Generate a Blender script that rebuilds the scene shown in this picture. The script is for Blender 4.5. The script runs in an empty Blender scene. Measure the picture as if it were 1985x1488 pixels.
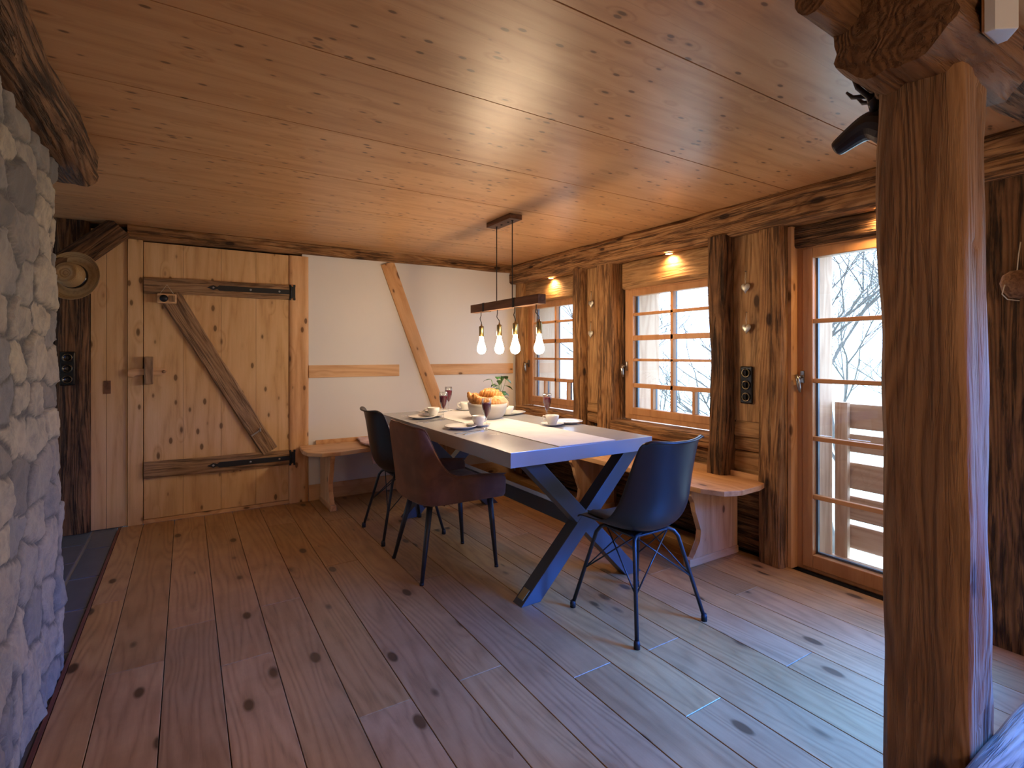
import bpy, bmesh, math, random
import numpy as np
from mathutils import Vector, Matrix, noise as MN
random.seed(7)
PI = math.pi
C = bpy.context.scene.collection
scn = bpy.context.scene

# ------------------------------------------------------------------ camera
cam = bpy.data.cameras.new('camera'); cam_o = bpy.data.objects.new('camera', cam); C.objects.link(cam_o)
cam.sensor_width = 36; cam.lens = 36 * 1006 / 1985; cam.shift_y = -57 / 1985
cam.clip_start = .02
cam_o.location = (0, 0, 1.2); cam_o.rotation_euler = (PI / 2, 0, math.radians(-32.1))
scn.camera = cam_o

# ------------------------------------------------------------------ world / exposure
SKY = 9.0
w = bpy.data.worlds.new('world'); scn.world = w; w.use_nodes = True
bg = w.node_tree.nodes['Background']; bg.inputs[0].default_value = (.46, .68, 1, 1); bg.inputs[1].default_value = SKY
scn.view_settings.view_transform = 'Standard'; scn.view_settings.look = 'None'
scn.view_settings.exposure = .15; scn.view_settings.gamma = 1
try: scn.view_settings.use_curve_mapping = False
except Exception: pass
try:
    scn.cycles.max_bounces = 8; scn.cycles.diffuse_bounces = 4; scn.cycles.transparent_max_bounces = 12
    scn.cycles.sample_clamp_indirect = 6
    scn.cycles.use_denoising = True
except Exception: pass

def area(name, loc, rot, sx, sy, power, col, spread=PI):
    l = bpy.data.lights.new(name, 'AREA'); l.shape = 'RECTANGLE'; l.size = sx; l.size_y = sy
    l.energy = power; l.color = col; l.spread = spread
    o = bpy.data.objects.new(name, l); C.objects.link(o); o.location = loc; o.rotation_euler = rot
    return o
# portals in the window openings guide the sky light into the room
def portal(name, loc, rot, sx, sy):
    o = area(name, loc, rot, sx, sy, 1, (1, 1, 1)); o.data.cycles.is_portal = True
dl = area('blue_side_fill', (2.98, -.05, 1.1), (0, 0, 0), .78, 1.05, 98, (.02, .19, 1.0), math.radians(80))  # unseen fill light added to tint floor and table legs blue
dl.rotation_euler = Vector((-1.2, 1.2, -1.45)).to_track_quat('-Z', 'Y').to_euler()
portal('portal_window_far', (3.02, 3.905, 1.2), (0, PI / 2, 0), .95, .9)
portal('portal_window_near', (3.02, 2.53, 1.2), (0, PI / 2, 0), .95, .9)
portal('portal_glass_door', (3.02, 1.22, .9), (0, PI / 2, 0), 1.75, .8)
# unseen warm fill lights added behind the camera, no fixtures
def lamp_point(name, loc, power, col, r=.05):
    l = bpy.data.lights.new(name, 'POINT'); l.energy = power; l.color = col; l.shadow_soft_size = r
    o = bpy.data.objects.new(name, l); C.objects.link(o); o.location = loc; return o
lamp_point('warm_fill_left', (.7, -1.1, 1.5), 25, (1, .70, .42), .12)
lamp_point('warm_fill_right', (1.9, -1.5, 1.4), 9, (1, .68, .42), .12)

# ------------------------------------------------------------------ helpers
def tag(o, label=None, cat=None, group=None, kind=None):
    if label: o['label'] = label
    if cat: o['category'] = cat
    if group: o['group'] = group
    if kind: o['kind'] = kind
    return o
def empty(name, loc=(0, 0, 0), rz=0, label=None, cat=None, group=None, kind=None):
    o = bpy.data.objects.new(name, None); C.objects.link(o); o.location = loc; o.rotation_euler = (0, 0, rz)
    o.empty_display_size = .05
    return tag(o, label, cat, group, kind)
def link(name, me, mat, parent=None, loc=None):
    o = bpy.data.objects.new(name, me); C.objects.link(o)
    if mat is not None:
        for m in (mat if isinstance(mat, (list, tuple)) else [mat]): me.materials.append(m)
    if parent is not None: o.parent = parent
    if loc is not None: o.location = loc
    return o
class MB:
    """collects shapes into one mesh"""
    def __init__(s): s.bm = bmesh.new()
    def box(s, x0, x1, y0, y1, z0, z1, bev=0, mi=0, M=None):
        vs = [s.bm.verts.new(((x0, x1)[i & 1], (y0, y1)[i >> 1 & 1], (z0, z1)[i >> 2 & 1])) for i in range(8)]
        fs = [s.bm.faces.new([vs[k] for k in q]) for q in ((0, 2, 3, 1), (4, 5, 7, 6), (0, 1, 5, 4), (2, 6, 7, 3), (0, 4, 6, 2), (1, 3, 7, 5))]
        for f in fs: f.material_index = mi
        if bev > 0:
            es = list({e for f in fs for e in f.edges})
            r = bmesh.ops.bevel(s.bm, geom=es, offset=bev, segments=2, affect='EDGES', profile=.6)
            vs = list({v for f in r['faces'] for v in f.verts} | {v for v in vs if v.is_valid})
        if M is not None:
            for v in vs: v.co = M @ v.co
        return s
    def bar(s, p0, p1, w, d, side=(1, 0, 0), bev=0, mi=0):
        p0, p1 = Vector(p0), Vector(p1); z = (p1 - p0); L = z.length; z.normalize()
        x = Vector(side); x = (x - z * x.dot(z)).normalized(); y = z.cross(x)
        M = Matrix((x, y, z)).transposed().to_4x4(); M.translation = p0
        return s.box(-w / 2, w / 2, -d / 2, d / 2, 0, L, bev, mi, M)
    def tube(s, pts, r, n=8, mi=0, caps=True):
        pts = [Vector(p) for p in pts]; rs = r if isinstance(r, (list, tuple)) else [r] * len(pts)
        rings = []; ref = None
        for i, p in enumerate(pts):
            t = (pts[min(i + 1, len(pts) - 1)] - pts[max(i - 1, 0)]).normalized()
            if ref is None: ref = Vector((0, 0, 1)) if abs(t.z) < .9 else Vector((1, 0, 0))
            a = (ref - t * ref.dot(t)).normalized(); ref = a; b = t.cross(a)
            rings.append([s.bm.verts.new(p + (a * math.cos(2 * PI * k / n) + b * math.sin(2 * PI * k / n)) * rs[i]) for k in range(n)])
        for A, B in zip(rings, rings[1:]):
            for k in range(n):
                f = s.bm.faces.new((A[k], A[(k + 1) % n], B[(k + 1) % n], B[k])); f.material_index = mi; f.smooth = True
        if caps:
            for R in (rings[0][::-1], rings[-1]):
                f = s.bm.faces.new(R); f.material_index = mi
        return s
    def lathe(s, prof, n=24, c=(0, 0, 0), mi=0, smooth=True):
        rings = []
        for r, z in prof:
            if r < 1e-5: rings.append([s.bm.verts.new((c[0], c[1], c[2] + z))])
            else: rings.append([s.bm.verts.new((c[0] + r * math.cos(2 * PI * k / n), c[1] + r * math.sin(2 * PI * k / n), c[2] + z)) for k in range(n)])
        for A, B in zip(rings, rings[1:]):
            for k in range(n):
                q = [A[k % len(A)], A[(k + 1) % len(A)], B[(k + 1) % len(B)], B[k % len(B)]]
                q2 = []
                for v in q:
                    if v not in q2: q2.append(v)
                if len(q2) > 2:
                    try: f = s.bm.faces.new(q2); f.material_index = mi; f.smooth = smooth
                    except ValueError: pass
        return s
    def prism(s, poly, axis, a, b, mi=0, bev=0):
        def P(u, v, t): return {'X': (t, u, v), 'Y': (u, t, v), 'Z': (u, v, t)}[axis]
        A = [s.bm.verts.new(P(u, v, a)) for u, v in poly]; B = [s.bm.verts.new(P(u, v, b)) for u, v in poly]
        fs = [s.bm.faces.new(A), s.bm.faces.new(B[::-1])]
        n = len(poly)
        for k in range(n): fs.append(s.bm.faces.new((A[(k + 1) % n], A[k], B[k], B[(k + 1) % n])))
        for f in fs: f.material_index = mi
        if bev:
            es = list(set(fs[0].edges) | set(fs[1].edges))
            bmesh.ops.bevel(s.bm, geom=es, offset=bev, segments=2, affect='EDGES', profile=.6)
        return s
    def done(s, name, mat, parent=None, loc=None, smooth=None):
        bmesh.ops.recalc_face_normals(s.bm, faces=s.bm.faces)
        me = bpy.data.meshes.new(name); s.bm.to_mesh(me); s.bm.free()
        if smooth is not None:
            for p in me.polygons: p.use_smooth = smooth
        return link(name, me, mat, parent, loc)
def nz(p, sc, seed=0): return MN.noise(Vector((p[0] * sc[0] + seed * 7.3, p[1] * sc[1] + seed * 3.1, p[2] * sc[2] - seed * 5.7)))
def timber(name, p0, p1, w, d, mat, side=(1, 0, 0), amp=.006, wob=.012, cham=.012, seed=0, parent=None, step=.03, taper=0, crack=0, endtilt=0):
    """hewn beam: local Z runs along its length; w along `side`, d across"""
    p0, p1 = Vector(p0), Vector(p1); z = p1 - p0; L = z.length; z.normalize()
    x = Vector(side); x = (x - z * x.dot(z)).normalized(); y = z.cross(x)
    M = Matrix((x, y, z)).transposed().to_4x4(); M.translation = p0
    base = []; nx = max(3, int(w / .02)); ny = max(3, int(d / .02))
    hw, hd = w / 2, d / 2
    for k in range(nx): base.append((-hw + w * (k + .5) / nx, -hd))
    for k in range(ny): base.append((hw, -hd + d * (k + .5) / ny))
    for k in range(nx): base.append((hw - w * (k + .5) / nx, hd))
    for k in range(ny): base.append((-hw, hd - d * (k + .5) / ny))
    n = len(base); m = max(2, int(L / step)); vs = []; fs = []
    for j in range(m + 1):
        t = j / m * L
        e = [cham * (1 + .9 * nz((a, b, t), (1, 1, 4), seed + 5)) for a, b in ((0, 0), (1, 0), (1, 1), (0, 1))]
        sh = (wob * nz((0, 0, t), (1, 1, 1.6), seed), wob * nz((3, 0, t), (1, 1, 1.6), seed + 1))
        gw = 1 + wob * 3 * nz((5, 0, t), (1, 1, 2.4), seed + 2) - taper * j / m
        for a, b in base:
            ax, ay = hw - abs(a), hd - abs(b)
            q = (0 if a < 0 else 1) if b < 0 else (3 if a < 0 else 2)
            c_ = max(0, e[q] - (ax + ay)) * .5
            a2 = a - math.copysign(c_, a); b2 = b - math.copysign(c_, b)
            dn = amp * (nz((a, b, t), (28, 28, 2.2), seed) + .7 * nz((a, b, t), (9, 9, 1.1), seed + 3) + .35 * nz((a, b, t), (60, 60, 5), seed + 9))
            if ax < 1e-6: a2 += math.copysign(dn, a)
            if ay < 1e-6: b2 += math.copysign(dn, b)
            if crack and ay < 1e-6 or crack and ax < 1e-6:
                cx = .25 * w * nz((9, 0, t), (1, 1, 1.1), seed + 11)
                u = a if ay < 1e-6 else b
                if abs(u - cx) < .011:
                    if ay < 1e-6: b2 -= math.copysign(crack, b)
                    else: a2 -= math.copysign(crack, a)
            tt = t + (endtilt * (a / hw) * (j / m))
            vs.append((a2 * gw + sh[0], b2 * gw + sh[1], tt))
    for j in range(m):
        for k in range(n):
            a, b = j * n + k, j * n + (k + 1) % n
            fs.append((a, b, b + n, a + n))
    for j in (0, m):
        cidx = len(vs); ring = vs[j * n:(j + 1) * n]
        vs.append(tuple(sum(v[i] for v in ring) / n for i in range(3)))
        for k in range(n):
            a, b = j * n + k, j * n + (k + 1) % n
            fs.append((b, a, cidx) if j == 0 else (a, b, cidx))
    me = bpy.data.meshes.new(name); me.from_pydata(vs, [], fs); me.update()
    for p in me.polygons: p.use_smooth = True
    o = link(name, me, mat)
    o.matrix_basis = M
    if parent is not None: o.parent = parent
    sm = me
    try: sm.set_sharp_from_angle(angle=math.radians(50))
    except Exception: pass
    return o

# ------------------------------------------------------------------ materials
class NT:
    def __init__(s, name):
        s.m = bpy.data.materials.new(name); s.m.use_nodes = True; s.t = s.m.node_tree; s.b = s.t.nodes['Principled BSDF']; s.out = s.t.nodes['Material Output']
    def n(s, typ, **kw):
        nd = s.t.nodes.new(typ)
        for k, v in kw.items():
            if k.startswith('i_'):
                key = k[2:]; key = int(key) if key.isdigit() else key
                inp = nd.inputs[key]
                if isinstance(v, bpy.types.NodeSocket): s.t.links.new(v, inp)
                else: inp.default_value = v
            else: setattr(nd, k, v)
        return nd
    def math(s, op, a, b=None, clamp=False):
        nd = s.t.nodes.new('ShaderNodeMath'); nd.operation = op; nd.use_clamp = clamp
        for i, v in enumerate((a, b)):
            if v is None: continue
            if isinstance(v, bpy.types.NodeSocket): s.t.links.new(v, nd.inputs[i])
            else: nd.inputs[i].default_value = v
        return nd.outputs[0]
    def mix(s, f, a, b, bt='MIX'):
        nd = s.t.nodes.new('ShaderNodeMix'); nd.data_type = 'RGBA'; nd.blend_type = bt
        for i, v in ((0, f), (6, a), (7, b)):
            if isinstance(v, bpy.types.NodeSocket): s.t.links.new(v, nd.inputs[i])
            else: nd.inputs[i].default_value = (*v, 1) if isinstance(v, tuple) and len(v) == 3 else v
        return nd.outputs[2]
    def ramp(s, f, stops, interp='LINEAR'):
        nd = s.t.nodes.new('ShaderNodeValToRGB'); s.t.links.new(f, nd.inputs[0]); cr = nd.color_ramp; cr.interpolation = interp
        while len(cr.elements) < len(stops): cr.elements.new(.5)
        for e, (p, c) in zip(cr.elements, stops): e.position = p; e.color = (*c, 1) if len(c) == 3 else c
        return nd.outputs[0]
    def set(s, **kw):
        for k, v in kw.items():
            inp = s.b.inputs[k.replace('_', ' ')]
            if isinstance(v, bpy.types.NodeSocket): s.t.links.new(v, inp)
            else: inp.default_value = (*v, 1) if isinstance(v, tuple) and len(v) == 3 else v
        return s
    def bump(s, h, strength=.3, dist=.005):
        nd = s.n('ShaderNodeBump', i_Height=h, i_Strength=strength, i_Distance=dist); s.t.links.new(nd.outputs[0], s.b.inputs['Normal'])
def plain(name, col, rough=.5, metal=0, spec=.5, **kw):
    t = NT(name); t.set(Base_Color=col, Roughness=rough, Metallic=metal)
    t.b.inputs['Specular IOR Level'].default_value = spec
    for k, v in kw.items(): t.set(**{k: v})
    return t.m
def wood(name, dark, mid, light, axis='Z', rough=.6, bump=.4, grain=1., knot=1., knot_scale=1., crack=0., stave=0., stave_axis=None, use_rnd=False, spec=.35, weather=0., ring=1., bdist=.004, checks=0., pin=0.):
    t = NT(name); tc = t.n('ShaderNodeTexCoord'); oi = t.n('ShaderNodeObjectInfo')
    sv = {'X': (.09, 1, 1), 'Y': (1, .09, 1), 'Z': (1, 1, .09)}[axis]
    off = t.n('ShaderNodeVectorMath', operation='SCALE'); off.inputs[0].default_value = (37, 53, 71)
    t.t.links.new(oi.outputs['Random'], off.inputs['Scale'])
    add = t.n('ShaderNodeVectorMath', operation='ADD', i_0=tc.outputs['Object'], i_1=off.outputs[0])
    vec = add.outputs[0]
    rnd = None
    if use_rnd:
        at = t.n('ShaderNodeAttribute', attribute_name='rnd')
        sc2 = t.n('ShaderNodeVectorMath', operation='SCALE'); sc2.inputs[0].default_value = (91, 17, 43); t.t.links.new(at.outputs['Fac'], sc2.inputs['Scale'])
        vec = t.n('ShaderNodeVectorMath', operation='ADD', i_0=vec, i_1=sc2.outputs[0]).outputs[0]; rnd = at.outputs['Fac']
    # knots first: they bend the grain
    mk = t.n('ShaderNodeMapping', i_Vector=vec); mk.inputs['Scale'].default_value = tuple((2.2 if c < 1 else 5.5) * knot_scale for c in sv)
    vo = t.n('ShaderNodeTexVoronoi', i_Vector=mk.outputs[0], i_Scale=1.0, i_Randomness=1.0)
    pick = t.math('GREATER_THAN', t.n('ShaderNodeSeparateColor', i_0=vo.outputs['Color']).outputs[0], 1 - .6 * min(knot, 1.6))
    kd = vo.outputs['Distance']
    kn = t.math('MULTIPLY', t.math('SUBTRACT', 1, t.math('MULTIPLY', kd, 8.5), True), pick, True)
    kh = t.math('MULTIPLY', t.math('SUBTRACT', 1, t.math('MULTIPLY', kd, 3.0), True), pick, True)
    mp = t.n('ShaderNodeMapping', i_Vector=vec); mp.inputs['Scale'].default_value = sv
    nd = t.n('ShaderNodeTexNoise', i_Vector=mp.outputs[0], i_Scale=3.0, i_Detail=3.0)
    base = t.n('ShaderNodeSeparateXYZ', i_0=mp.outputs[0])
    # growth rings: distorted low-frequency field turned into thin bands
    n1 = t.n('ShaderNodeTexNoise', i_Vector=mp.outputs[0], i_Scale=5.5, i_Detail=2.0, i_Roughness=.45)
    f = t.math('ADD', t.math('MULTIPLY', n1.outputs[0], 11 * ring), t.math('MULTIPLY', kh, 1.8))
    bands = t.math('POWER', t.math('ABSOLUTE', t.math('SINE', t.math('MULTIPLY', f, 3.14))), 1.6)
    fine = t.n('ShaderNodeTexNoise', i_Vector=mp.outputs[0], i_Scale=90.0 * grain, i_Detail=3.0, i_Roughness=.65)
    big = t.n('ShaderNodeTexNoise', i_Vector=vec, i_Scale=1.7, i_Detail=3.0)
    v = t.math('ADD', t.math('MULTIPLY', bands, .32), t.math('MULTIPLY', fine.outputs[0], .50))
    v = t.math('ADD', v, t.math('MULTIPLY', big.outputs[0], .22))
    col = t.ramp(v, [(.12, dark), (.42, mid), (.8, light)])
    if stave:
        ss = t.n('ShaderNodeSeparateXYZ', i_0=vec).outputs['XYZ'.index(stave_axis)]
        fl = t.math('FLOOR', t.math('DIVIDE', ss, stave))
        wn = t.n('ShaderNodeTexWhiteNoise', noise_dimensions='1D'); t.t.links.new(fl, wn.inputs['W'])
        col = t.mix(t.math('MULTIPLY', wn.outputs[0], .16), col, mid, 'MULTIPLY')
        fr = t.math('ABSOLUTE', t.math('SUBTRACT', t.math('FRACT', t.math('DIVIDE', ss, stave)), .5))
        col = t.mix(t.math('MULTIPLY', t.math('GREATER_THAN', fr, .5 - .0008 / stave), .45), col, dark)
    if rnd is not None:
        wn = t.n('ShaderNodeTexWhiteNoise', noise_dimensions='1D'); t.t.links.new(rnd, wn.inputs['W'])
        hsv = t.n('ShaderNodeHueSaturation', i_Color=col); t.t.links.new(t.math('ADD', .88, t.math('MULTIPLY', wn.outputs[0], .22)), hsv.inputs['Value'])
        t.t.links.new(t.math('ADD', .97, t.math('MULTIPLY', rnd, .08)), hsv.inputs['Saturation']); col = hsv.outputs[0]
    if weather:
        wz = t.n('ShaderNodeTexNoise', i_Vector=vec, i_Scale=4.5, i_Detail=5.0, i_Roughness=.65)
        col = t.mix(t.math('MULTIPLY', t.ramp(wz.outputs[0], [(.45, (0, 0, 0)), (.7, (1, 1, 1))]), weather), col, dark)
    kdark = tuple(c * .35 for c in dark)
    col = t.mix(t.math('MULTIPLY', kh, .45), col, dark)
    col = t.mix(t.math('MINIMUM', t.math('MULTIPLY', kn, 2.2), .95), col, kdark)
    if pin:
        m6 = t.n('ShaderNodeMapping', i_Vector=vec); m6.inputs['Scale'].default_value = tuple((16 if c == 1 else 7.5) * pin for c in sv)
        v6 = t.n('ShaderNodeTexVoronoi', i_Vector=m6.outputs[0], i_Scale=1.0)
        g6 = t.math('GREATER_THAN', t.n('ShaderNodeSeparateColor', i_0=v6.outputs['Color']).outputs[1], .35)
        col = t.mix(t.math('MULTIPLY', t.math('MULTIPLY', t.math('SUBTRACT', 1, t.math('MULTIPLY', v6.outputs['Distance'], 3.4), True), g6), .55), col, dark)
        col = t.mix(t.math('MULTIPLY', t.math('MULTIPLY', t.math('SUBTRACT', 1, t.math('MULTIPLY', v6.outputs['Distance'], 6.0), True), g6), 3.0, True), col, tuple(c * .45 for c in dark))
    h = v
    if crack:
        mc = t.n('ShaderNodeMapping', i_Vector=vec); mc.inputs['Scale'].default_value = tuple(c if c == 1 else .06 for c in sv)
        cn = t.n('ShaderNodeTexNoise', i_Vector=mc.outputs[0], i_Scale=42.0, i_Detail=4.0, i_Roughness=.7, i_Distortion=.3)
        cr = t.ramp(cn.outputs[0], [(.40, (1, 1, 1)), (.50, (0, 0, 0))])
        col = t.mix(t.math('MULTIPLY', cr, crack), col, kdark)
        h = t.math('SUBTRACT', v, t.math('MULTIPLY', cr, crack))
    if checks:
        m4 = t.n('ShaderNodeMapping', i_Vector=vec); m4.inputs['Scale'].default_value = tuple((14 if c == 1 else 3.2) for c in sv)
        v4 = t.n('ShaderNodeTexVoronoi', i_Vector=m4.outputs[0], i_Scale=1.0)
        m5 = t.n('ShaderNodeTexNoise', i_Vector=vec, i_Scale=2.3)
        c4 = t.math('MULTIPLY', t.math('SUBTRACT', 1, t.math('MULTIPLY', v4.outputs['Distance'], 9), True), t.math('GREATER_THAN', m5.outputs[0], .55))
        col = t.mix(t.math('MULTIPLY', c4, checks, True), col, kdark)
    t.set(Base_Color=col, Roughness=rough)
    t.b.inputs['Specular IOR Level'].default_value = spec
    if bump: t.bump(h, bump, bdist)
    return t.m

M = {}
M['ceiling'] = wood('ceiling_pine', (.38, .185, .075), (.53, .285, .125), (.62, .355, .17), 'X', rough=.36, bump=.12, knot=1.5, knot_scale=2.6, stave=.11, stave_axis='Y', pin=1.35, grain=.9, spec=.5, ring=.5, bdist=.002)
M['floor'] = wood('floor_oak', (.22, .108, .038), (.39, .20, .075), (.48, .265, .105), 'Y', rough=.40, bump=.25, knot=.55, knot_scale=.9, use_rnd=True, spec=.5, bdist=.002, weather=.35, ring=1.5, checks=1., pin=.46)
M['pine_v'] = wood('door_pine', (.46, .25, .10), (.66, .41, .19), (.75, .50, .26), 'Z', rough=.55, bump=.1, knot=.9, knot_scale=1.5, pin=.8, stave=.118, stave_axis='X', ring=.6, bdist=.002)
M['pine'] = wood('pine_timber', (.42, .20, .08), (.62, .34, .15), (.74, .45, .23), 'Z', rough=.55, bump=.2, knot=.8, knot_scale=1.3, pin=.8, ring=.6, bdist=.003)
M['pine_x'] = wood('pine_timber_x', (.40, .20, .08), (.60, .34, .16), (.72, .45, .24), 'X', rough=.5, bump=.15, knot=.9, knot_scale=1.3, pin=.8, ring=.6, bdist=.003)
M['pine_y'] = wood('pine_timber_y', (.38, .18, .07), (.58, .31, .14), (.70, .42, .21), 'Y', rough=.42, bump=.1, knot=.7, knot_scale=1.3, ring=.6, bdist=.002)
M['larch'] = wood('larch_joinery', (.36, .16, .065), (.47, .225, .095), (.55, .28, .125), 'Z', rough=.42, bump=.08, knot=0, ring=.5, bdist=.002)
M['larch_y'] = wood('larch_joinery_y', (.36, .16, .065), (.47, .225, .095), (.55, .28, .125), 'Y', rough=.42, bump=.08, knot=0, ring=.5, bdist=.002)
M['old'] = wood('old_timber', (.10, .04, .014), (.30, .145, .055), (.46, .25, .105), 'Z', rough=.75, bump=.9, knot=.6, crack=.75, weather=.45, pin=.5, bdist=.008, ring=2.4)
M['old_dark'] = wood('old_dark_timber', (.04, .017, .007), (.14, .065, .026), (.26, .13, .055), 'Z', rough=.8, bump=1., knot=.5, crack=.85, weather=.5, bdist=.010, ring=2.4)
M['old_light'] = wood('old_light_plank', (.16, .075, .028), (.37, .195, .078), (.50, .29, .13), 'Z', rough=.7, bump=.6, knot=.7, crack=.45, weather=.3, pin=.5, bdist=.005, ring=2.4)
M['post'] = wood('hewn_post', (.15, .075, .036), (.25, .135, .066), (.33, .19, .10), 'Z', rough=.65, bump=.7, knot=.8, knot_scale=.8, crack=.3, weather=.25, pin=.4, ring=2.0, bdist=.008)
M['cap'] = wood('hewn_cap', (.07, .03, .014), (.17, .085, .04), (.25, .135, .065), 'Z', rough=.7, bump=.8, knot=.8, knot_scale=.8, crack=.35, weather=.4, bdist=.008, ring=2.4)
M['batten'] = wood('weathered_batten', (.13, .07, .035), (.30, .17, .085), (.42, .26, .14), 'Z', rough=.75, bump=.7, knot=.5, crack=.6, weather=.35, bdist=.005, ring=2.4)
M['outdoor'] = wood('outdoor_larch', (.34, .19, .11), (.50, .30, .19), (.60, .40, .27), 'Z', rough=.7, bump=.2, knot=.6)
M['walnut'] = wood('walnut_stain', (.05, .02, .009), (.13, .055, .024), (.2, .09, .042), 'Y', rough=.5, bump=.15, knot=0, bdist=.002)
M['black_metal'] = plain('black_metal', (.018, .02, .024), .42, 0, .5)
M['iron'] = plain('wrought_iron', (.012, .014, .018), .45, .3, .5)
M['steel'] = plain('steel', (.45, .45, .46), .22, 1)
M['nickel'] = plain('handle_nickel', (.35, .34, .33), .3, 1)
M['screw'] = plain('screw_zinc', (.5, .5, .5), .35, 1)
M['shell'] = plain('black_plastic_shell', (.011, .011, .012), .38, 0, .5)
M['pad'] = plain('grey_leather_pad', (.06, .058, .062), .45, 0, .5)
M['porcelain'] = plain('porcelain', (.78, .77, .74), .12, 0, .5)
M['ceramic'] = plain('matt_bowl', (.56, .54, .50), .35, 0, .5)
M['white_plastic'] = plain('white_plastic', (.60, .65, .76), .4)
M['black_socket'] = plain('black_porcelain', (.015, .014, .013), .15)
M['brass'] = plain('old_brass', (.32, .23, .10), .35, 1)
M['bronze'] = plain('dark_bronze', (.035, .028, .03), .4, .4)
M['silver'] = plain('silvered_heart', (.66, .64, .56), .38, .6)
M['cord'] = plain('black_cord', (.012, .011, .011), .6)
M['string'] = plain('pale_string', (.6, .54, .44), .8)
M['spacer'] = plain('glazing_spacer', (.06, .11, .17), .4)
M['leaf'] = plain('plant_leaf', (.03, .13, .035), .35)
M['stem'] = plain('plant_stem', (.12, .24, .06), .5)
M['label_plate'] = plain('brass_plate', (.42, .33, .17), .4, .6)
# plaster
t = NT('plaster'); tc = t.n('ShaderNodeTexCoord'); n1 = t.n('ShaderNodeTexNoise', i_Vector=tc.outputs['Object'], i_Scale=14.0, i_Detail=5.0); n2 = t.n('ShaderNodeTexNoise', i_Vector=tc.outputs['Object'], i_Scale=2.0)
t.set(Base_Color=t.mix(n2.outputs[0], (.80, .77, .74), (.74, .72, .70)), Roughness=.85); t.bump(n1.outputs[0], .15, .003); M['plaster'] = t.m
# table top: grey cement look
t = NT('table_top_grey'); tc = t.n('ShaderNodeTexCoord'); n1 = t.n('ShaderNodeTexNoise', i_Vector=tc.outputs['Object'], i_Scale=3.0, i_Detail=6.0, i_Roughness=.6); n2 = t.n('ShaderNodeTexNoise', i_Vector=tc.outputs['Object'], i_Scale=120.0, i_Detail=2.0)
t.set(Base_Color=t.mix(n1.outputs[0], (.34, .34, .35), (.39, .39, .40)), Roughness=t.math('ADD', .24, t.math('MULTIPLY', n1.outputs[0], .05))); t.bump(n2.outputs[0], .05, .001); M['table'] = t.m
t = NT('table_leg_metal'); tc = t.n('ShaderNodeTexCoord'); n2 = t.n('ShaderNodeTexNoise', i_Vector=tc.outputs['Object'], i_Scale=300.0)
t.set(Base_Color=(.085, .095, .11), Roughness=.42, Metallic=.35); t.bump(n2.outputs[0], .1, .0005); M['leg'] = t.m
# fabrics
def fabric(name, a, b, sc=9., fine=350., rough=.9, bs=.3, sheen=0):
    t = NT(name); tc = t.n('ShaderNodeTexCoord'); n1 = t.n('ShaderNodeTexNoise', i_Vector=tc.outputs['Object'], i_Scale=sc, i_Detail=4.0, i_Distortion=.8); n2 = t.n('ShaderNodeTexNoise', i_Vector=tc.outputs['Object'], i_Scale=fine, i_Detail=2.0)
    t.set(Base_Color=t.mix(t.ramp(n1.outputs[0], [(.35, (0, 0, 0)), (.65, (1, 1, 1))]), a, b), Roughness=rough); t.bump(n2.outputs[0], bs, .001)
    if sheen: t.set(Sheen_Weight=sheen, Sheen_Roughness=.4, Sheen_Tint=(.8, .45, .25))
    return t.m
M['suede'] = fabric('brown_suede', (.11, .046, .024), (.18, .078, .04), sheen=.5)
M['suede_dark'] = fabric('brown_suede_seat', (.075, .033, .018), (.105, .048, .026), sheen=.3)
M['linen'] = fabric('white_runner', (.72, .69, .68), (.78, .76, .75), fine=600.)
M['fur'] = fabric('pink_fur', (.62, .42, .40), (.74, .55, .52), sc=25., fine=120., bs=1.)
# straw
t = NT('straw'); tc = t.n('ShaderNodeTexCoord'); wv = t.n('ShaderNodeTexWave', i_Vector=tc.outputs['Object'], i_Scale=55.0, i_Distortion=2.0); wv.bands_direction = 'Z'
t.set(Base_Color=t.mix(wv.outputs[0], (.30, .17, .06), (.48, .30, .12)), Roughness=.7); t.bump(wv.outputs[0], .5, .002); M['straw'] = t.m
# slate
t = NT('slate'); tc = t.n('ShaderNodeTexCoord'); at = t.n('ShaderNodeAttribute', attribute_name='rnd'); n1 = t.n('ShaderNodeTexNoise', i_Vector=tc.outputs['Object'], i_Scale=9.0, i_Detail=7.0, i_Roughness=.65)
t.set(Base_Color=t.mix(n1.outputs[0], (.06, .065, .08), t.mix(at.outputs['Fac'], (.13, .12, .13), (.10, .12, .14))), Roughness=.45); t.bump(n1.outputs[0], .4, .004); M['slate'] = t.m
M['grout'] = plain('grout', (.22, .20, .19), .9)
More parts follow.
